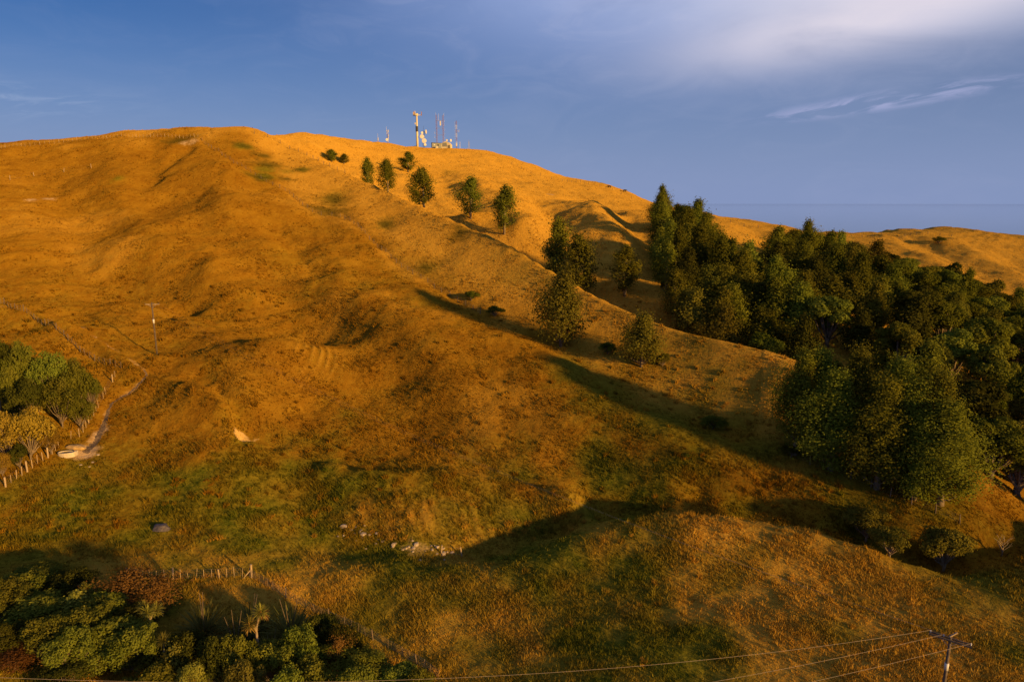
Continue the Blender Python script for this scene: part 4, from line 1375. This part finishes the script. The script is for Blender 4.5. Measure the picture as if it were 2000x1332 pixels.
def fence(label, line, step, every, h, mat, matkey, r_big=.085, r_small=.028, wires=4, lean=.07, skip=0.0, group=None):
    o = empty('fence', (0, 0, 0))
    tag(o, label, 'fence', group)
    rr = random.Random(len(label))
    tops = []
    for i, q in enumerate(along(line, step)):
        if rr.random() < skip:
            continue
        big = i % every == 0
        z = ground(q.x, q.y)
        me = post_mesh((matkey, big, h, r_big, r_small), r_big if big else r_small, h * (1.1 if big else 1.0), mat, not big)
        c = link(bpy.data.objects.new('post' if big else 'batten', me), o)
        c.location = (q.x, q.y, z)
        c.rotation_euler = (rr.uniform(-lean, lean), rr.uniform(-lean, lean), rr.uniform(0, 3))
        c.scale = (1, 1, rr.uniform(.86, 1.06))
        tops.append(Vector((q.x, q.y, z)))
    if wires and len(tops) > 1:
        for k in range(wires):
            b = MB()
            zz = h * (0.2 + 0.7 * k / max(1, wires - 1))
            b.tube([p + Vector((0, 0, zz)) for p in tops], .006, 3, False)
            b.build('wire', M_WIRE, o)
    return o


PX = lambda *uv: [hit(u, v) for u, v in uv]
FORE = PX((250, 1128), (300, 1132), (345, 1132), (400, 1130), (450, 1128), (488, 1127))
fence('sunlit post and batten fence above the planted corner, ending at the strainer', FORE, .75, 6, 1.15, M_POST, 'pale', .08, .024, 5, .12)
FORE2 = PX((488, 1127), (515, 1142), (545, 1160), (580, 1180), (620, 1200), (670, 1222), (720, 1246), (770, 1272), (820, 1300), (860, 1330))
fence('batten fence running down from the strainer beside the shrubs', FORE2, .95, 6, 1.05, M_DKPOST, 'darkb', .07, .024, 5, .14, .2)
p = hit(488, 1127)
o = empty('strainer_post', p + Vector((.25, -.1, 0)))
b = MB().tube([(0, 0, -.4), (.02, 0, 1.5)], [.12, .11], 9)
b.build('post', M_POST, o)
MB().tube([(0, 0, .95), (-.85, -.35, 0)], .06, 7).build('stay', M_POST, o)
tag(o, 'thick leaning strainer post with diagonal stay at the fence corner', 'fence post')
LEFTF = PX((-40, 985), (10, 952), (42, 930), (76, 905), (100, 890), (118, 872))
fence('weathered fence climbing from the left frame edge to the trough', LEFTF, .95, 4, 1.25, M_POST, 'pale', .11, .04, 4)
LEFTG = PX((122, 862), (140, 857), (158, 852), (175, 826), (196, 790), (212, 762), (224, 738), (240, 722), (252, 714))
fence('fence between the grove and the dirt track above the trough', LEFTG, 1.1, 5, 1.2, M_POST, 'pale', .085, .034, 3, .1, .5)
SPURF = PX((-30, 590), (25, 604), (60, 618), (88, 636), (120, 652), (160, 690), (200, 712), (238, 720))
fence('dark post fence along the near spur above the grove', SPURF, 1.5, 3, 1.15, M_DKPOST, 'dark', .075, .04, 3, .08, .1)
RIDGEF = PX((-20, 292), (50, 287), (110, 281), (160, 274), (200, 271), (260, 269), (330, 269), (390, 269))
fence('long pale fence along the top of the big hill', RIDGEF, 1.6, 4, 1.25, M_POST, 'ridge', .07, .035, 3, .05)
TRACKF = [Vector((x, y, 0)) for x, y in FENCE_TRACK]
fence('fence following the dark trench line down the spur', TRACKF, 3.2, 3, 1.2, M_DKPOST, 'dark', .08, .05, 3, .06)
CRESTF = PX((497, 262), (520, 268), (545, 279), (575, 294), (605, 308), (640, 324), (680, 343))
fence('sparse dark post fence over the crest of the spur', CRESTF, 5.0, 1, 1.3, M_DKPOST, 'dark', .09, .05, 3, .05)
FARF = PX((1000, 322), (1060, 345), (1100, 356), (1150, 360), (1200, 374), (1235, 388))
fence('thin fence just below the skyline on the mast hill', FARF, 6.0, 1, 1.3, M_DKPOST, 'dark', .10, .05, 2, .04)
FARF2 = PX((1400, 432), (1470, 444), (1560, 459), (1640, 459), (1720, 459), (1790, 459), (1860, 463))
fence('far skyline fence along the right-hand ridge', FARF2, 7.0, 1, 1.4, M_DKPOST, 'dark', .12, .06, 2, .04)
CLUMPF = PX((1545, 893), (1610, 918), (1655, 932), (1700, 952), (1755, 978), (1790, 992), (1850, 1012), (1905, 1042))
fence('fence of short posts in front of the poplar clump', CLUMPF, 2.6, 1, 1.15, M_DKPOST, 'dark', .07, .05, 4, .06)
HILLF = PX((20, 352), (70, 344), (110, 340), (165, 330), (180, 329))
fence('few leaning white posts on the upper left hillside', HILLF, 9.5, 1, 1.4, M_POST, 'ridge', .09, .05, 2, .1)
CRF = PX((862, 1082), (900, 1086), (933, 1088))
fence('two or three old posts standing in the creek', CRF, 2.4, 1, 1.1, M_POST, 'pale', .08, .04, 2, .12)


# ------------------------------------------------------------------ power line
def far_pt(u, v, Y):
    a, q_ = ray(u, v)
    return Vector((a * Y, Y, q_ * Y))


def pole(name_loc, h, arm_az, arm_len, label, two=False):
    o = empty('power_pole', name_loc)
    b = MB().tube([(0, 0, -1.0), (0, 0, h * .5), (0, 0, h)], [.155, .13, .10], 10)
    b.build('pole_shaft', M_POLE, o, True)
    MB().tube([(0, 0, h * .60), (0, 0, h * .68)], .152, 10).build('white_band', M_WHITE, o, True)
    R = Matrix.Rotation(arm_az, 3, 'Z')
    tips = []
    for k in ((0,) if not two else (-1, 1)):
        arm_o = MB().box(R @ Vector((0, .17 * (k if two else 1), h - .35)), (arm_len, .09, .12), R).build('crossarm', M_POLE if two else M_POST, o)
    for k in (-.47, -.16, .47) if two else (-.47, .12, .47):
        pt = R @ Vector((arm_len * k, 0, h - .22))
        MB().lathe([(.0, -.10), (.03, -.08), (.055, -.02), (.035, .03), (.055, .06), (.03, .12), (.0, .13)], 10, pt).build('insulator', M_WHITE if two else M_DKSTONE, arm_o, True)
        tips.append(Vector(name_loc) + pt + Vector((0, 0, .1)))
    for k in (-1, 1):
        q1 = R @ Vector((arm_len * .3 * k, .1, h - .35))
        MB().tube([q1, (0, .1, h - .95)], .018, 5).build('brace', M_STEEL, o)
    tag(o, label, 'power pole')
    return o, tips


pl_loc = hit(307, 692)
hL = q_of(593) * pl_loc.y - pl_loc.z
POLE_L, TL = pole(pl_loc - Vector((0, 0, .05)), hL + .25, math.radians(8), 2.3, 'slim power pole with one crossarm and white band on the hillside')
pr = far_pt(1857, 1240, 45)
pr.z = ground(pr.x, pr.y)
hR = q_of(1240) * pr.y - pr.z
POLE_R, TR = pole(pr, hR, math.radians(-38), 2.7, 'dark power pole with double crossarm at the bottom right', True)
MB().box((pr.x + .12, pr.y - .1, pr.z + hR + .12), (.10, .10, .62), Euler((.25, .75, 0)).to_matrix()).build('pole_top_stub', M_POST, POLE_R).matrix_parent_inverse = Matrix.Translation(-Vector(pr))


def cable(p0, p1, sag, rad, label, group):
    ps = []
    for k in range(41):
        t_ = k / 40
        q = p0.lerp(p1, t_)
        ps.append(q - Vector((0, 0, 4 * sag * t_ * (1 - t_))))
    o = MB().tube(ps, rad, 4).build('power_cable', M_CABLE if rad > .005 else M_WIRE)
    tag(o, label, 'power cable', group)
    return ps


for k, (u, v, Y, sg) in enumerate(((-500, 1292, 36, 2.7), (-500, 1480, 34.5, 2.7), (-500, 1570, 33.5, 2.7))):
    ps = cable(TR[k], far_pt(u, v, Y), sg, .010, f'{("upper", "middle", "lowest")[k]} bright cable crossing the bottom of the picture from the dark pole', 'cables towards the viewer')
    print('cable', [tuple(round(c) for c in project(ps[i])) for i in (0, 10, 20, 30, 40)])
for k in range(3):
    ps = cable(TR[k], TL[(2, 1, 0)[k]], 3.0, .003, f'{("outer", "middle", "inner")[k]} faint cable spanning the creek between the two poles', 'cables over the creek')
    print('back', [tuple(round(c) for c in project(ps[i])) for i in (0, 10, 20, 30, 40)])

# ------------------------------------------------------------------ trough, stones, boulder, cattle
tp = hit(131, 890)
o = empty('water_trough', tp, math.radians(6))
b = MB()
n = 28
b.lathe([(.96, -.15), (1.0, .48), (.97, .52), (.86, .52), (.84, .2), (0.0, .2)], n, (0, 0, 0), 1.12, .62)
b.build('basin', M_CONCRETE, o, False)
MB().lathe([(0.0, .42), (.855, .42)], n, (0, 0, 0), 1.12, .62).build('water', M_WATER, o)
MB().box((1.2, .1, .3), (.25, .4, .6)).build('float_box', M_CONCRETE, o)
tag(o, 'oval pale concrete water trough beside the fence and dirt track', 'water trough')


def rock(name, loc, s, mat, label, cat, seed, group=None, rz=0.0):
    r = random.Random(seed)
    bm = bmesh.new()
    bmesh.ops.create_icosphere(bm, subdivisions=3, radius=1.0)
    off = [Vector((r.uniform(-9, 9), r.uniform(-9, 9), r.uniform(-9, 9))) for _ in range(2)]
    from mathutils import noise as mnoise
    for v in bm.verts:
        d = 1 + .38 * mnoise.noise(v.co * 1.3 + off[0]) + .16 * mnoise.noise(v.co * 3.1 + off[1])
        v.co = v.co * d
        for ax in (Vector((.8, .3, .5)).normalized(), Vector((-.4, -.8, .45)).normalized(), Vector((.1, .2, 1)).normalized()):
            e = v.co.dot(ax) - .78
            if e > 0:
                v.co -= ax * e * .8
    me = bpy.data.meshes.new(name)
    bm.to_mesh(me)
    bm.free()
    me.materials.append(mat)
    o = bpy.data.objects.new(name, me)
    o.location, o.scale, o.rotation_euler = loc, s, (0, 0, rz)
    link(o)
    tag(o, label, cat, group)
    return o


rock('clay_bank', hit(138, 880) + Vector((.2, .9, .12)), (1.3, .7, .42), M_CLAY, 'bright clay hump directly behind the water trough', 'earth bank', 4)
rock('boulder', hit(315, 1034) + Vector((0, 0, .2)), (.95, .7, .52), M_DKSTONE, 'lone dark grey boulder in the pasture above the planted corner', 'boulder', 9)
sr = random.Random(12)
STONES = []
for k in range(6):
    q = rock('stone', (0, 0, -900), (1, 1, 1), M_STONE, 'x y z w', 'stone', 100 + k)
    STONES.append(q.data)
    bpy.data.objects.remove(q)
ns = 0
for k in range(230):
    t_ = sr.random()
    u_ = 655 + 215 * t_ + sr.gauss(0, 14)
    v_ = 1036 + 44 * t_ + sr.gauss(0, 10)
    p = hit(u_, v_)
    if not 66 < p.y < 80 or ns > 55:
        continue
    s_ = abs(sr.gauss(0, .10)) + .09
    o = bpy.data.objects.new('stone', STONES[k % 6])
    o.location = p + Vector((0, 0, s_ * .1))
    o.scale = (s_ * sr.uniform(.9, 1.5), s_, s_ * sr.uniform(.5, .8))
    o.rotation_euler = (0, 0, sr.uniform(0, 6))
    link(o)
    tag(o, 'pale stone among the many scattered on the eroded creek bank', 'stone', 'stones on the creek bank')
    ns += 1
for k, (u_, v_) in enumerate(((203, 897), (181, 903), (168, 892), (192, 888), (158, 908), (175, 912))):
    p = hit(u_, v_)
    o = bpy.data.objects.new('stone', STONES[k % 6])
    o.location = p
    s_ = sr.uniform(.08, .2)
    o.scale = (s_ * 1.3, s_, s_ * .6)
    link(o)
    tag(o, 'pale stone on the trampled ground in front of the water trough', 'stone', 'stones by the trough')


def cow(u_, v_, az_, label):
    p = hit(u_, v_)
    me = bpy.data.meshes.new('cow')
    vs = [(0, 0, 1.15), (.75, 0, 1.12), (-.75, 0, 1.15), (1.15, 0, 1.2), (1.5, 0, .95), (1.75, 0, .7)]
    es = [(0, 1), (0, 2), (1, 3), (3, 4), (4, 5)]
    rad_ = [.42, .38, .36, .24, .18, .11]
    for sx, bx2 in ((.62, 1), (-.7, 2)):
        for sy in (-.2, .2):
            i = len(vs)
            vs += [(sx, sy, .75), (sx + .03, sy, .38), (sx, sy, .0)]
            es += [(bx2, i), (i, i + 1), (i + 1, i + 2)]
            rad_ += [.17, .09, .07]
    i = len(vs)
    vs += [(-1.12, 0, 1.2), (-1.2, 0, .6)]
    es += [(2, i), (i, i + 1)]
    rad_ += [.07, .04]
    me.from_pydata(vs, es, [])
    o = bpy.data.objects.new('cow', me)
    o.modifiers.new('skin', 'SKIN')
    for k, sv in enumerate(me.skin_vertices[0].data):
        sv.radius = (rad_[k], rad_[k])
    me.skin_vertices[0].data[0].use_root = True
    o.modifiers.new('sub', 'SUBSURF').levels = 1
    o.modifiers['sub'].render_levels = 1
    me.materials.append(M_HIDE)
    o.location = p
    o.rotation_euler = (0, 0, az_)
    link(o)
    tag(o, label, 'cow')


cow(1220, 376, .3, 'black cow grazing on the skyline of the mast hill')
cow(1190, 368, 2.6, 'black cow just uphill of the grazing one on the skyline')
cow(1392, 429, .5, 'lower of two black cattle on the skyline beside the wood')
cow(1377, 426, 3.4, 'upper of two black cattle on the skyline beside the wood')

# ------------------------------------------------------------------ radio masts and huts on the hilltop
def hill(u):
    v = np.interp(u, [700, 740, 850, 940], [281, 290, 292.5, 294])
    a, q_ = ray(u, v)
    p = at(u, 428)
    return p


PXM = 428 / FPX * 1.035                # metres per picture pixel up there


def lattice(o, h, wdt, mat_a, mat_b, bands, name='lattice_section', x=0.0, n=3):
    """square lattice tower in painted bands"""
    hb = h / bands
    for k in range(bands):
        b = MB()
        z0, z1 = k * hb, (k + 1) * hb
        for sx in (-1, 1):
            for sy in (-1, 1):
                b.tube([(x + sx * wdt / 2, sy * wdt / 2, z0), (x + sx * wdt / 2, sy * wdt / 2, z1)], .045, 4)
        for j in range(n):
            a0, a1 = z0 + hb * j / n, z0 + hb * (j + 1) / n
            for s_ in (-1, 1):
                b.tube([(x - wdt / 2, s_ * wdt / 2, a0), (x + wdt / 2, s_ * wdt / 2, a1)], .026, 3)
                b.tube([(x + s_ * wdt / 2, -wdt / 2, a0), (x + s_ * wdt / 2, wdt / 2, a1)], .026, 3)
                b.tube([(x - wdt / 2, s_ * wdt / 2, a1), (x + wdt / 2, s_ * wdt / 2, a1)], .03, 3)
        b.build(name, mat_a if k % 2 == 0 else mat_b, o)


def dish(o, c, r, face=-.5, name='dish'):
    R = Euler((math.pi / 2, 0, face)).to_matrix()
    b = MB()
    b.lathe([(0, -.35 * r), (.45 * r, -.32 * r), (.85 * r, -.12 * r), (r, .06 * r), (r, .20 * r), (.96 * r, .22 * r), (0, .27 * r)], 18)
    b.v = [R @ Vector(v) + Vector(c) for v in b.v]
    d_ = b.build(name, M_WHITE, o, False)
    MB().tube([Vector(c) + R @ Vector((0, 0, -.3 * r)), (0, 0, c[2])], .08, 5).build('dish_mount', M_STEEL, d_)
    return d_


def whip(o, x, y, z, h, mat=None):
    MB().tube([(x, y, z), (x, y, z + h)], .06, 5).build('whip_antenna', mat or M_WHITE, o)


def panel(o, c, s=(.32, .2, 1.6)):
    MB().box(c, s).build('panel_antenna', M_WHITE, o)


o = empty('radio_mast', hill(739))
h = 27 * PXM
lattice(o, h * .78, .55, M_RED, M_WHITE, 4)
whip(o, 0, 0, h * .78, h * .3)
panel(o, (.5, -.3, h * .18), (.5, .3, .9))
panel(o, (.25, -.3, h * .72))
tag(o, 'shortest red and white lattice mast at the far left of the hilltop', 'radio mast')

o = empty('radio_mast', hill(758))
h = 40 * PXM
lattice(o, h * .86, .7, M_CREAM, M_RED, 5)
for k, (x, z) in enumerate(((.55, .82), (.6, .62), (.5, .5), (-.5, .45), (.5, .2))):
    panel(o, (x, -.3, h * z), (.4, .25, 1.3))
dish(o, (-.4, -.8, h * .44), .75, .3)
whip(o, -.6, 0, h * .8, h * .22)
tag(o, 'cream and red lattice mast with panel antennas second on the hilltop', 'radio mast')

o = empty('monopole_mast', hill(815.5))
h = 63 * PXM
MB().tube([(0, 0, -.5), (0, 0, h * .4), (0, 0, h * .92)], [.75, .66, .5], 14).build('pole_shaft', M_CREAM, o, True)
MB().tube([(-.05, -.02, h * .48), (-.05, -.02, h * .63)], .78, 12).build('equipment_collar', M_DARKMETAL, o)
MB().lathe([(.5, h * .90), (.95, h * .93), (.95, h * .97), (.5, h * .98), (0, h * .98)], 14).build('head_cap', M_CREAM, o)
for a_ in (.2, 2.3, 4.4):
    d_ = Vector((math.cos(a_), math.sin(a_), 0))
    MB().tube([d_ * .5 + Vector((0, 0, h * .93)), d_ * 3.0 + Vector((0, 0, h * .945))], .16, 6).build('arm', M_CREAM, o)
    for s_ in (-.4, .4):
        t3 = d_ * 2.9 + Vector((-d_.y, d_.x, 0)) * s_
        MB().box((t3.x, t3.y, h * .975), (.35, .3, 2.3)).build('panel_antenna', M_RED if s_ < 0 else M_CREAM, o)
panel(o, (-.9, -.4, h * .70), (.5, .4, 1.1))
tag(o, 'thick cream monopole with three-armed antenna head, tallest on the hilltop', 'radio mast')

o = empty('dish_tower', hill(828))
h = 34 * PXM
lattice(o, h * .92, .95, M_STEEL, M_DARKMETAL, 4)
for x, z, r_, fc in ((-.7, .83, .75, .3), (1.5, .88, 1.25, 1.35), (-.9, .64, 1.25, .15), (.4, .42, 1.45, .1), (.9, .22, .8, .3)):
    dish(o, (x, -1.0, h * z), r_, fc)
whip(o, 0, 0, h * .92, h * .28, M_DARKMETAL)
tag(o, 'steel tower crowded with round white dishes beside the monopole', 'dish tower')

for u_, h_px, lab in ((853.5, 60, 'red lattice mast behind the grey hut, left one of the linked pair'),):
    o = empty('twin_mast', hill(860))
    h = h_px * PXM
    wx = 12 * PXM
    lattice(o, h, .62, M_RED, M_RED, 6, 'lattice_section', -wx / 2)
    lattice(o, h * .99, .62, M_RED, M_RED, 6, 'lattice_section', wx / 2)
    for z in (.42, .62, .84):
        MB().tube([(-wx / 2, 0, h * z), (wx / 2, 0, h * z)], .09, 5).build('cross_bar', M_STEEL, o)
    MB().box((wx * .1, -.2, h * .76), (.75, .4, 2.6)).build('panel_antenna', M_WHITE, o)
    whip(o, -wx / 2 - .3, 0, h, 1.4)
    whip(o, wx / 2 + .5, 0, h * .97, 1.6)
    whip(o, -wx * .18, 0, h * .84, 4.0)
    for z in (.3, .45, .55, .7, .8):
        MB().tube([(wx / 2, 0, h * z), (wx / 2 + .9, 0, h * z), (wx / 2 + .9, 0, h * z + 1.0)], .06, 4).build('side_antenna', M_WHITE, o)
    for z in (.35, .47):
        MB().tube([(-wx / 2, 0, h * z), (-wx / 2 - 1.3, 0, h * z), (-wx / 2 - 1.3, 0, h * z + .9)], .06, 4).build('side_antenna', M_WHITE, o)
    tag(o, 'pair of red lattice masts linked by cross bars behind the huts', 'radio mast')

o = empty('radio_mast', hill(892))
h = 52 * PXM
lattice(o, h * .96, .6, M_RED, M_WHITE, 7)
MB().box((0, 0, h * .16), (.8, .6, 1.8)).build('panel_antenna', M_WHITE, o)
for k in range(9):
    z = h * (.35 + .068 * k)
    MB().tube([(0, 0, z), (-.95, 0, z), (-.95, 0, z + .7)], .05, 4).build('side_antenna', M_WHITE, o)
MB().tube([(0, 0, h * .62), (1.5, 0, h * .62)], .09, 4).build('side_arm', M_WHITE, o)
MB().tube([(1.5, 0, h * .58), (1.5, 0, h * .67)], .09, 4).build('side_antenna', M_WHITE, o)
tag(o, 'red and white lattice mast with a ladder of antennas, right of the huts', 'radio mast')

o = empty('radio_mast', hill(898.5))
MB().tube([(0, 0, -.3), (0, 0, 4.6)], [.14, .08], 6).build('pole_shaft', M_WHITE, o)
for z in (2.2, 3.2, 4.2):
    MB().tube([(-.35, 0, z), (.35, 0, z)], .07, 4).build('side_antenna', M_STEEL, o)
tag(o, 'short white pole antenna next to the ladder mast', 'radio mast')
o = empty('radio_mast', at(916, 424))
b = MB()
for sx, sy in ((-.7, -.7), (.7, -.7), (0, .8)):
    b.tube([(sx, sy, -.3), (sx * .15, sy * .15, 4.6)], .06, 4)
for z in (1.2, 2.4, 3.6):
    k_ = 1 - z / 5.2
    b.tube([(-.7 * k_, -.7 * k_, z), (.7 * k_, -.7 * k_, z), (0, .8 * k_, z), (-.7 * k_, -.7 * k_, z)], .045, 3)
b.build('tripod_frame', M_STEEL, o)
whip(o, 0, 0, 4.5, 1.2, M_STEEL)
tag(o, 'small tapering tripod mast alone on the seaward end of the hilltop', 'radio mast')

# huts
o = empty('hut', at(852.5, 421), .25)
MB().box((0, 0, 1.2), (5.6, 3.2, 3.4)).build('wall', M_GREYWALL, o)
MB().box((0, 0, 3.03), (5.9, 3.5, .22), Euler((0, .03, 0)).to_matrix()).build('roof', M_DARKMETAL, o)
MB().box((.8, -1.64, 1.2), (.95, .08, 2.1)).build('door', M_DARKMETAL, o)
MB().box((-1.4, -1.64, 1.9), (.8, .08, .6)).build('vent', M_STEEL, o)
tag(o, 'grey box hut under the linked red masts', 'hut')
o = empty('hut', at(872, 421.5), -.2)
b = MB()
prof = [(-3.1, -.4), (-3.1, 2.4), (-1.7, 3.6), (.2, 4.1), (2.0, 3.3), (3.1, 2.2), (3.1, -.4)]
for y in (-1.5, 1.5):
    b.v += [Vector((x, y, z)) for x, z in prof]
n = len(prof)
b.f.append(tuple(range(n)))
b.f.append(tuple(range(n, 2 * n))[::-1])
b.f += [(k, k + n, (k + 1) % n + n, (k + 1) % n) for k in range(n)]
b.build('wall', M_CREAM, o)
MB().box((-.6, -1.56, 2.2), (2.6, .1, 2.2)).build('panel', M_GREYWALL, o)
for x in (1.2, 2.1, 2.9):
    MB().box((x, -1.6, .9), (.25, .16, 2.5)).build('wall_post', M_CREAM, o)
for x in (1.65, 2.5):
    MB().box((x, -1.56, .8), (.5, .1, 2.0)).build('door', M_DARKMETAL, o)
dish(o, (2.9, -.6, 4.6), .8, 1.2)
dish(o, (.6, -.8, 4.7), .6, .2)
tag(o, 'cream hut with angled roof and dishes right of the grey hut', 'hut')
o = empty('equipment_cabinet', at(854, 417))
MB().box((0, 0, .5), (1.3, .9, 1.3)).build('cabinet_body', M_WHITE, o)
MB().box((0, -.46, .55), (1.1, .06, .9)).build('door', M_CREAM, o)
MB().box((0, 0, 1.18), (1.4, 1.0, .08)).build('lid', M_WHITE, o)
tag(o, 'small white cabinet on the grass in front of the grey hut', 'cabinet')
o = empty('equipment_cabinet', at(812, 424))
MB().box((0, 0, .6), (1.5, 1.0, 1.5)).build('cabinet_body', M_DARKMETAL, o)
MB().box((0, -.52, .6), (1.2, .06, 1.1)).build('door', M_GREYWALL, o)
tag(o, 'dark cabinet at the foot of the monopole', 'cabinet')

# ------------------------------------------------------------------ grass: short tussocky blades all over the pasture
m_grass = bpy.data.materials.new('grass_blades')
m_grass.use_nodes = True
t = NT(m_grass.node_tree)
A_ = lambda n_: t.n('ShaderNodeAttribute', attribute_name=n_).outputs['Fac']
pos = t.n('ShaderNodeNewGeometry').outputs['Position']
colr, fine = grass_colour(t, A_('bare'), A_('green'), A_('dry'), A_('dark'), A_('pale'), pos)
tone = A_('tone')
colr = t.mix(1.0, colr, t.ramp(tone, (0.0, (0.75, 0.72, 0.66)), (0.5, (1.08, 1.08, 1.08)), (1.0, (1.5, 1.52, 1.5))), 'MULTIPLY')
a = t.n('ShaderNodeBsdfDiffuse', {'Color': colr})
b = t.n('ShaderNodeBsdfTranslucent', {'Color': colr})
s1 = t.n('ShaderNodeMixShader', {0: 0.3, 1: a.outputs[0], 2: b.outputs[0]})
t.n('ShaderNodeOutputMaterial', {0: s1.outputs[0]})

NTUFT, NB = 195000, 5
gr = np.random.default_rng(77)
inr = (np.abs(TH[:-1]) < 0.72)[:, None] & (np.exp(LR[:-1]) > 38)[None, :] & (np.exp(LR[:-1]) < 520)[None, :]
Q = GZ / R_
dq = np.maximum((Q[:-1, 1:] - Q[:-1, :-1]), 0)
wgt = (dq + 0.00025) * (TH[1:] - TH[:-1])[:, None] * inr
# tall rank grass in places
clump_n = vnoise(GX / 3.1, GY / 3.1)
wgt = wgt * (1 - 0.85 * (BARE[:-1, :-1] > 0.35)) * np.clip(0.75 + 0.6 * clump_n[:-1, :-1], 0.2, 1.5)
pw = (wgt / wgt.sum()).ravel()
cell = gr.choice(pw.size, NTUFT, p=pw)
ci, cj = np.unravel_index(cell, wgt.shape)
tth = TH[ci] + gr.random(NTUFT) * (TH[ci + 1] - TH[ci])
tlr = LR[cj] + gr.random(NTUFT) * (LR[cj + 1] - LR[cj])
tr_ = np.exp(tlr)
tx, ty = np.sin(tth) * tr_, np.cos(tth) * tr_
# rank tussocks where the photograph shows them
extra = []
er = random.Random(21)
for u_, v_, n_, sp in ((1520, 945, 26, 60), (1350, 890, 16, 40), (320, 697, 5, 20), (345, 695, 6, 20), (230, 1024, 5, 14), (365, 1040, 4, 10), (425, 1048, 5, 14), (545, 620, 5, 20), (1255, 1295, 4, 8),
                       (850, 1315, 5, 15), (760, 1300, 5, 20), (300, 1130, 14, 60), (400, 1135, 14, 60), (1600, 960, 10, 60), (1000, 1030, 14, 60), (1060, 1000, 10, 50), (690, 1040, 20, 60), (760, 1050, 16, 50),
                       (40, 650, 20, 60), (120, 690, 16, 50), (200, 720, 12, 40), (600, 1010, 12, 90), (420, 960, 14, 140), (150, 1000, 14, 120), (80, 1010, 10, 80), (1450, 1120, 9, 250), (1700, 1200, 9, 250), (1200, 1200, 10, 300)):
    for _ in range(n_):
        p = hit(u_ + er.gauss(0, sp * .5), v_ + er.gauss(0, sp * .12))
        extra.append((p.x, p.y))
for _ in range(750):
    p = hit(er.uniform(-20, 1650), er.uniform(540, 1060))
    if p.y < 190:
        extra.append((p.x, p.y))
extra = np.array(extra)
ne = len(extra)
EX = 9                                         # sub-tufts of one tussock
tx = np.concatenate([tx, np.repeat(extra[:, 0], EX) + gr.normal(0, .16, ne * EX)])
ty = np.concatenate([ty, np.repeat(extra[:, 1], EX) + gr.normal(0, .16, ne * EX)])
nt = len(tx)
tr_ = np.hypot(tx, ty)
tz = grid_sample(GZ, tx, ty)
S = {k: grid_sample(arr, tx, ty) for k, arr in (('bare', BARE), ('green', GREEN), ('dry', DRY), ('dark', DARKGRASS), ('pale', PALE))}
hh = 0.185 * (np.minimum(tr_, 150) / 60) ** 0.55 * np.exp(gr.normal(0, 0.42, nt)) * (1 + 0.6 * np.clip(grid_sample(clump_n, tx, ty), -1, 1))
hh *= 1 - 0.45 * np.clip((tr_ - 85) / 25, 0, 1)
hh *= 1 - 0.6 * np.clip(grid_sample(m_terr, tx, ty) + grid_sample(m_terr3, tx, ty), 0, 1)
hh = np.clip(hh, 0.05, 0.6) * (1 - 0.6 * np.clip(S['bare'] * 1.6, 0, 1))
ww = 0.075 * (tr_ / 60) ** 0.8 * gr.uniform(0.7, 1.4, nt)
hh[NTUFT:] = np.repeat(gr.uniform(0.22, 0.62, ne), EX) * gr.uniform(0.7, 1.1, ne * EX)
ww[NTUFT:] *= 1.2
S['dry'][NTUFT:] *= 0.3
S['green'][NTUFT:] *= np.repeat(gr.uniform(0.1, 1.3, ne), EX)
tone_t = np.clip(gr.normal(0.5, 0.2, nt), 0, 1)
tone_t[:NTUFT] = np.clip(tone_t[:NTUFT] + 0.20 * np.clip((84 - tr_[:NTUFT]) / 10, 0, 1), 0, 1)
tone_t[NTUFT:] = np.repeat(gr.uniform(0.15, 0.95, ne), EX)
az_ = gr.uniform(0, 2 * math.pi, (nt, NB))
ln = gr.uniform(0.15, 0.95, (nt, NB))
sp = hh[:, None] * 0.75
bx0 = tx[:, None] + np.cos(az_) * sp * 0.55 * gr.random((nt, NB))
by0 = ty[:, None] + np.sin(az_) * sp * 0.55 * gr.random((nt, NB))
hb = hh[:, None] * gr.uniform(0.65, 1.1, (nt, NB))
tipx, tipy, tipz = bx0 + np.cos(az_) * hb * ln, by0 + np.sin(az_) * hb * ln, tz[:, None] + hb
a2 = gr.uniform(0, 2 * math.pi, (nt, NB))
wx, wy = np.cos(a2) * ww[:, None] * 0.5, np.sin(a2) * ww[:, None] * 0.5
zb = np.repeat(tz[:, None] - 0.06, NB, 1)
V = np.stack([np.stack([bx0 - wx, by0 - wy, zb], -1), np.stack([bx0 + wx, by0 + wy, zb], -1), np.stack([tipx, tipy, tipz], -1)], 2).reshape(-1, 3)
me = mesh_np('grass', V, np.arange(len(V)), 3, smooth=False)
for k, arr in S.items():
    attr(me, k, np.repeat(arr, NB * 3))
attr(me, 'tone', np.repeat(tone_t, NB * 3))
me.materials.append(m_grass)
tag(link(bpy.data.objects.new('grass', me)), 'dry golden and green grass covering the hills', None, None, 'stuff')
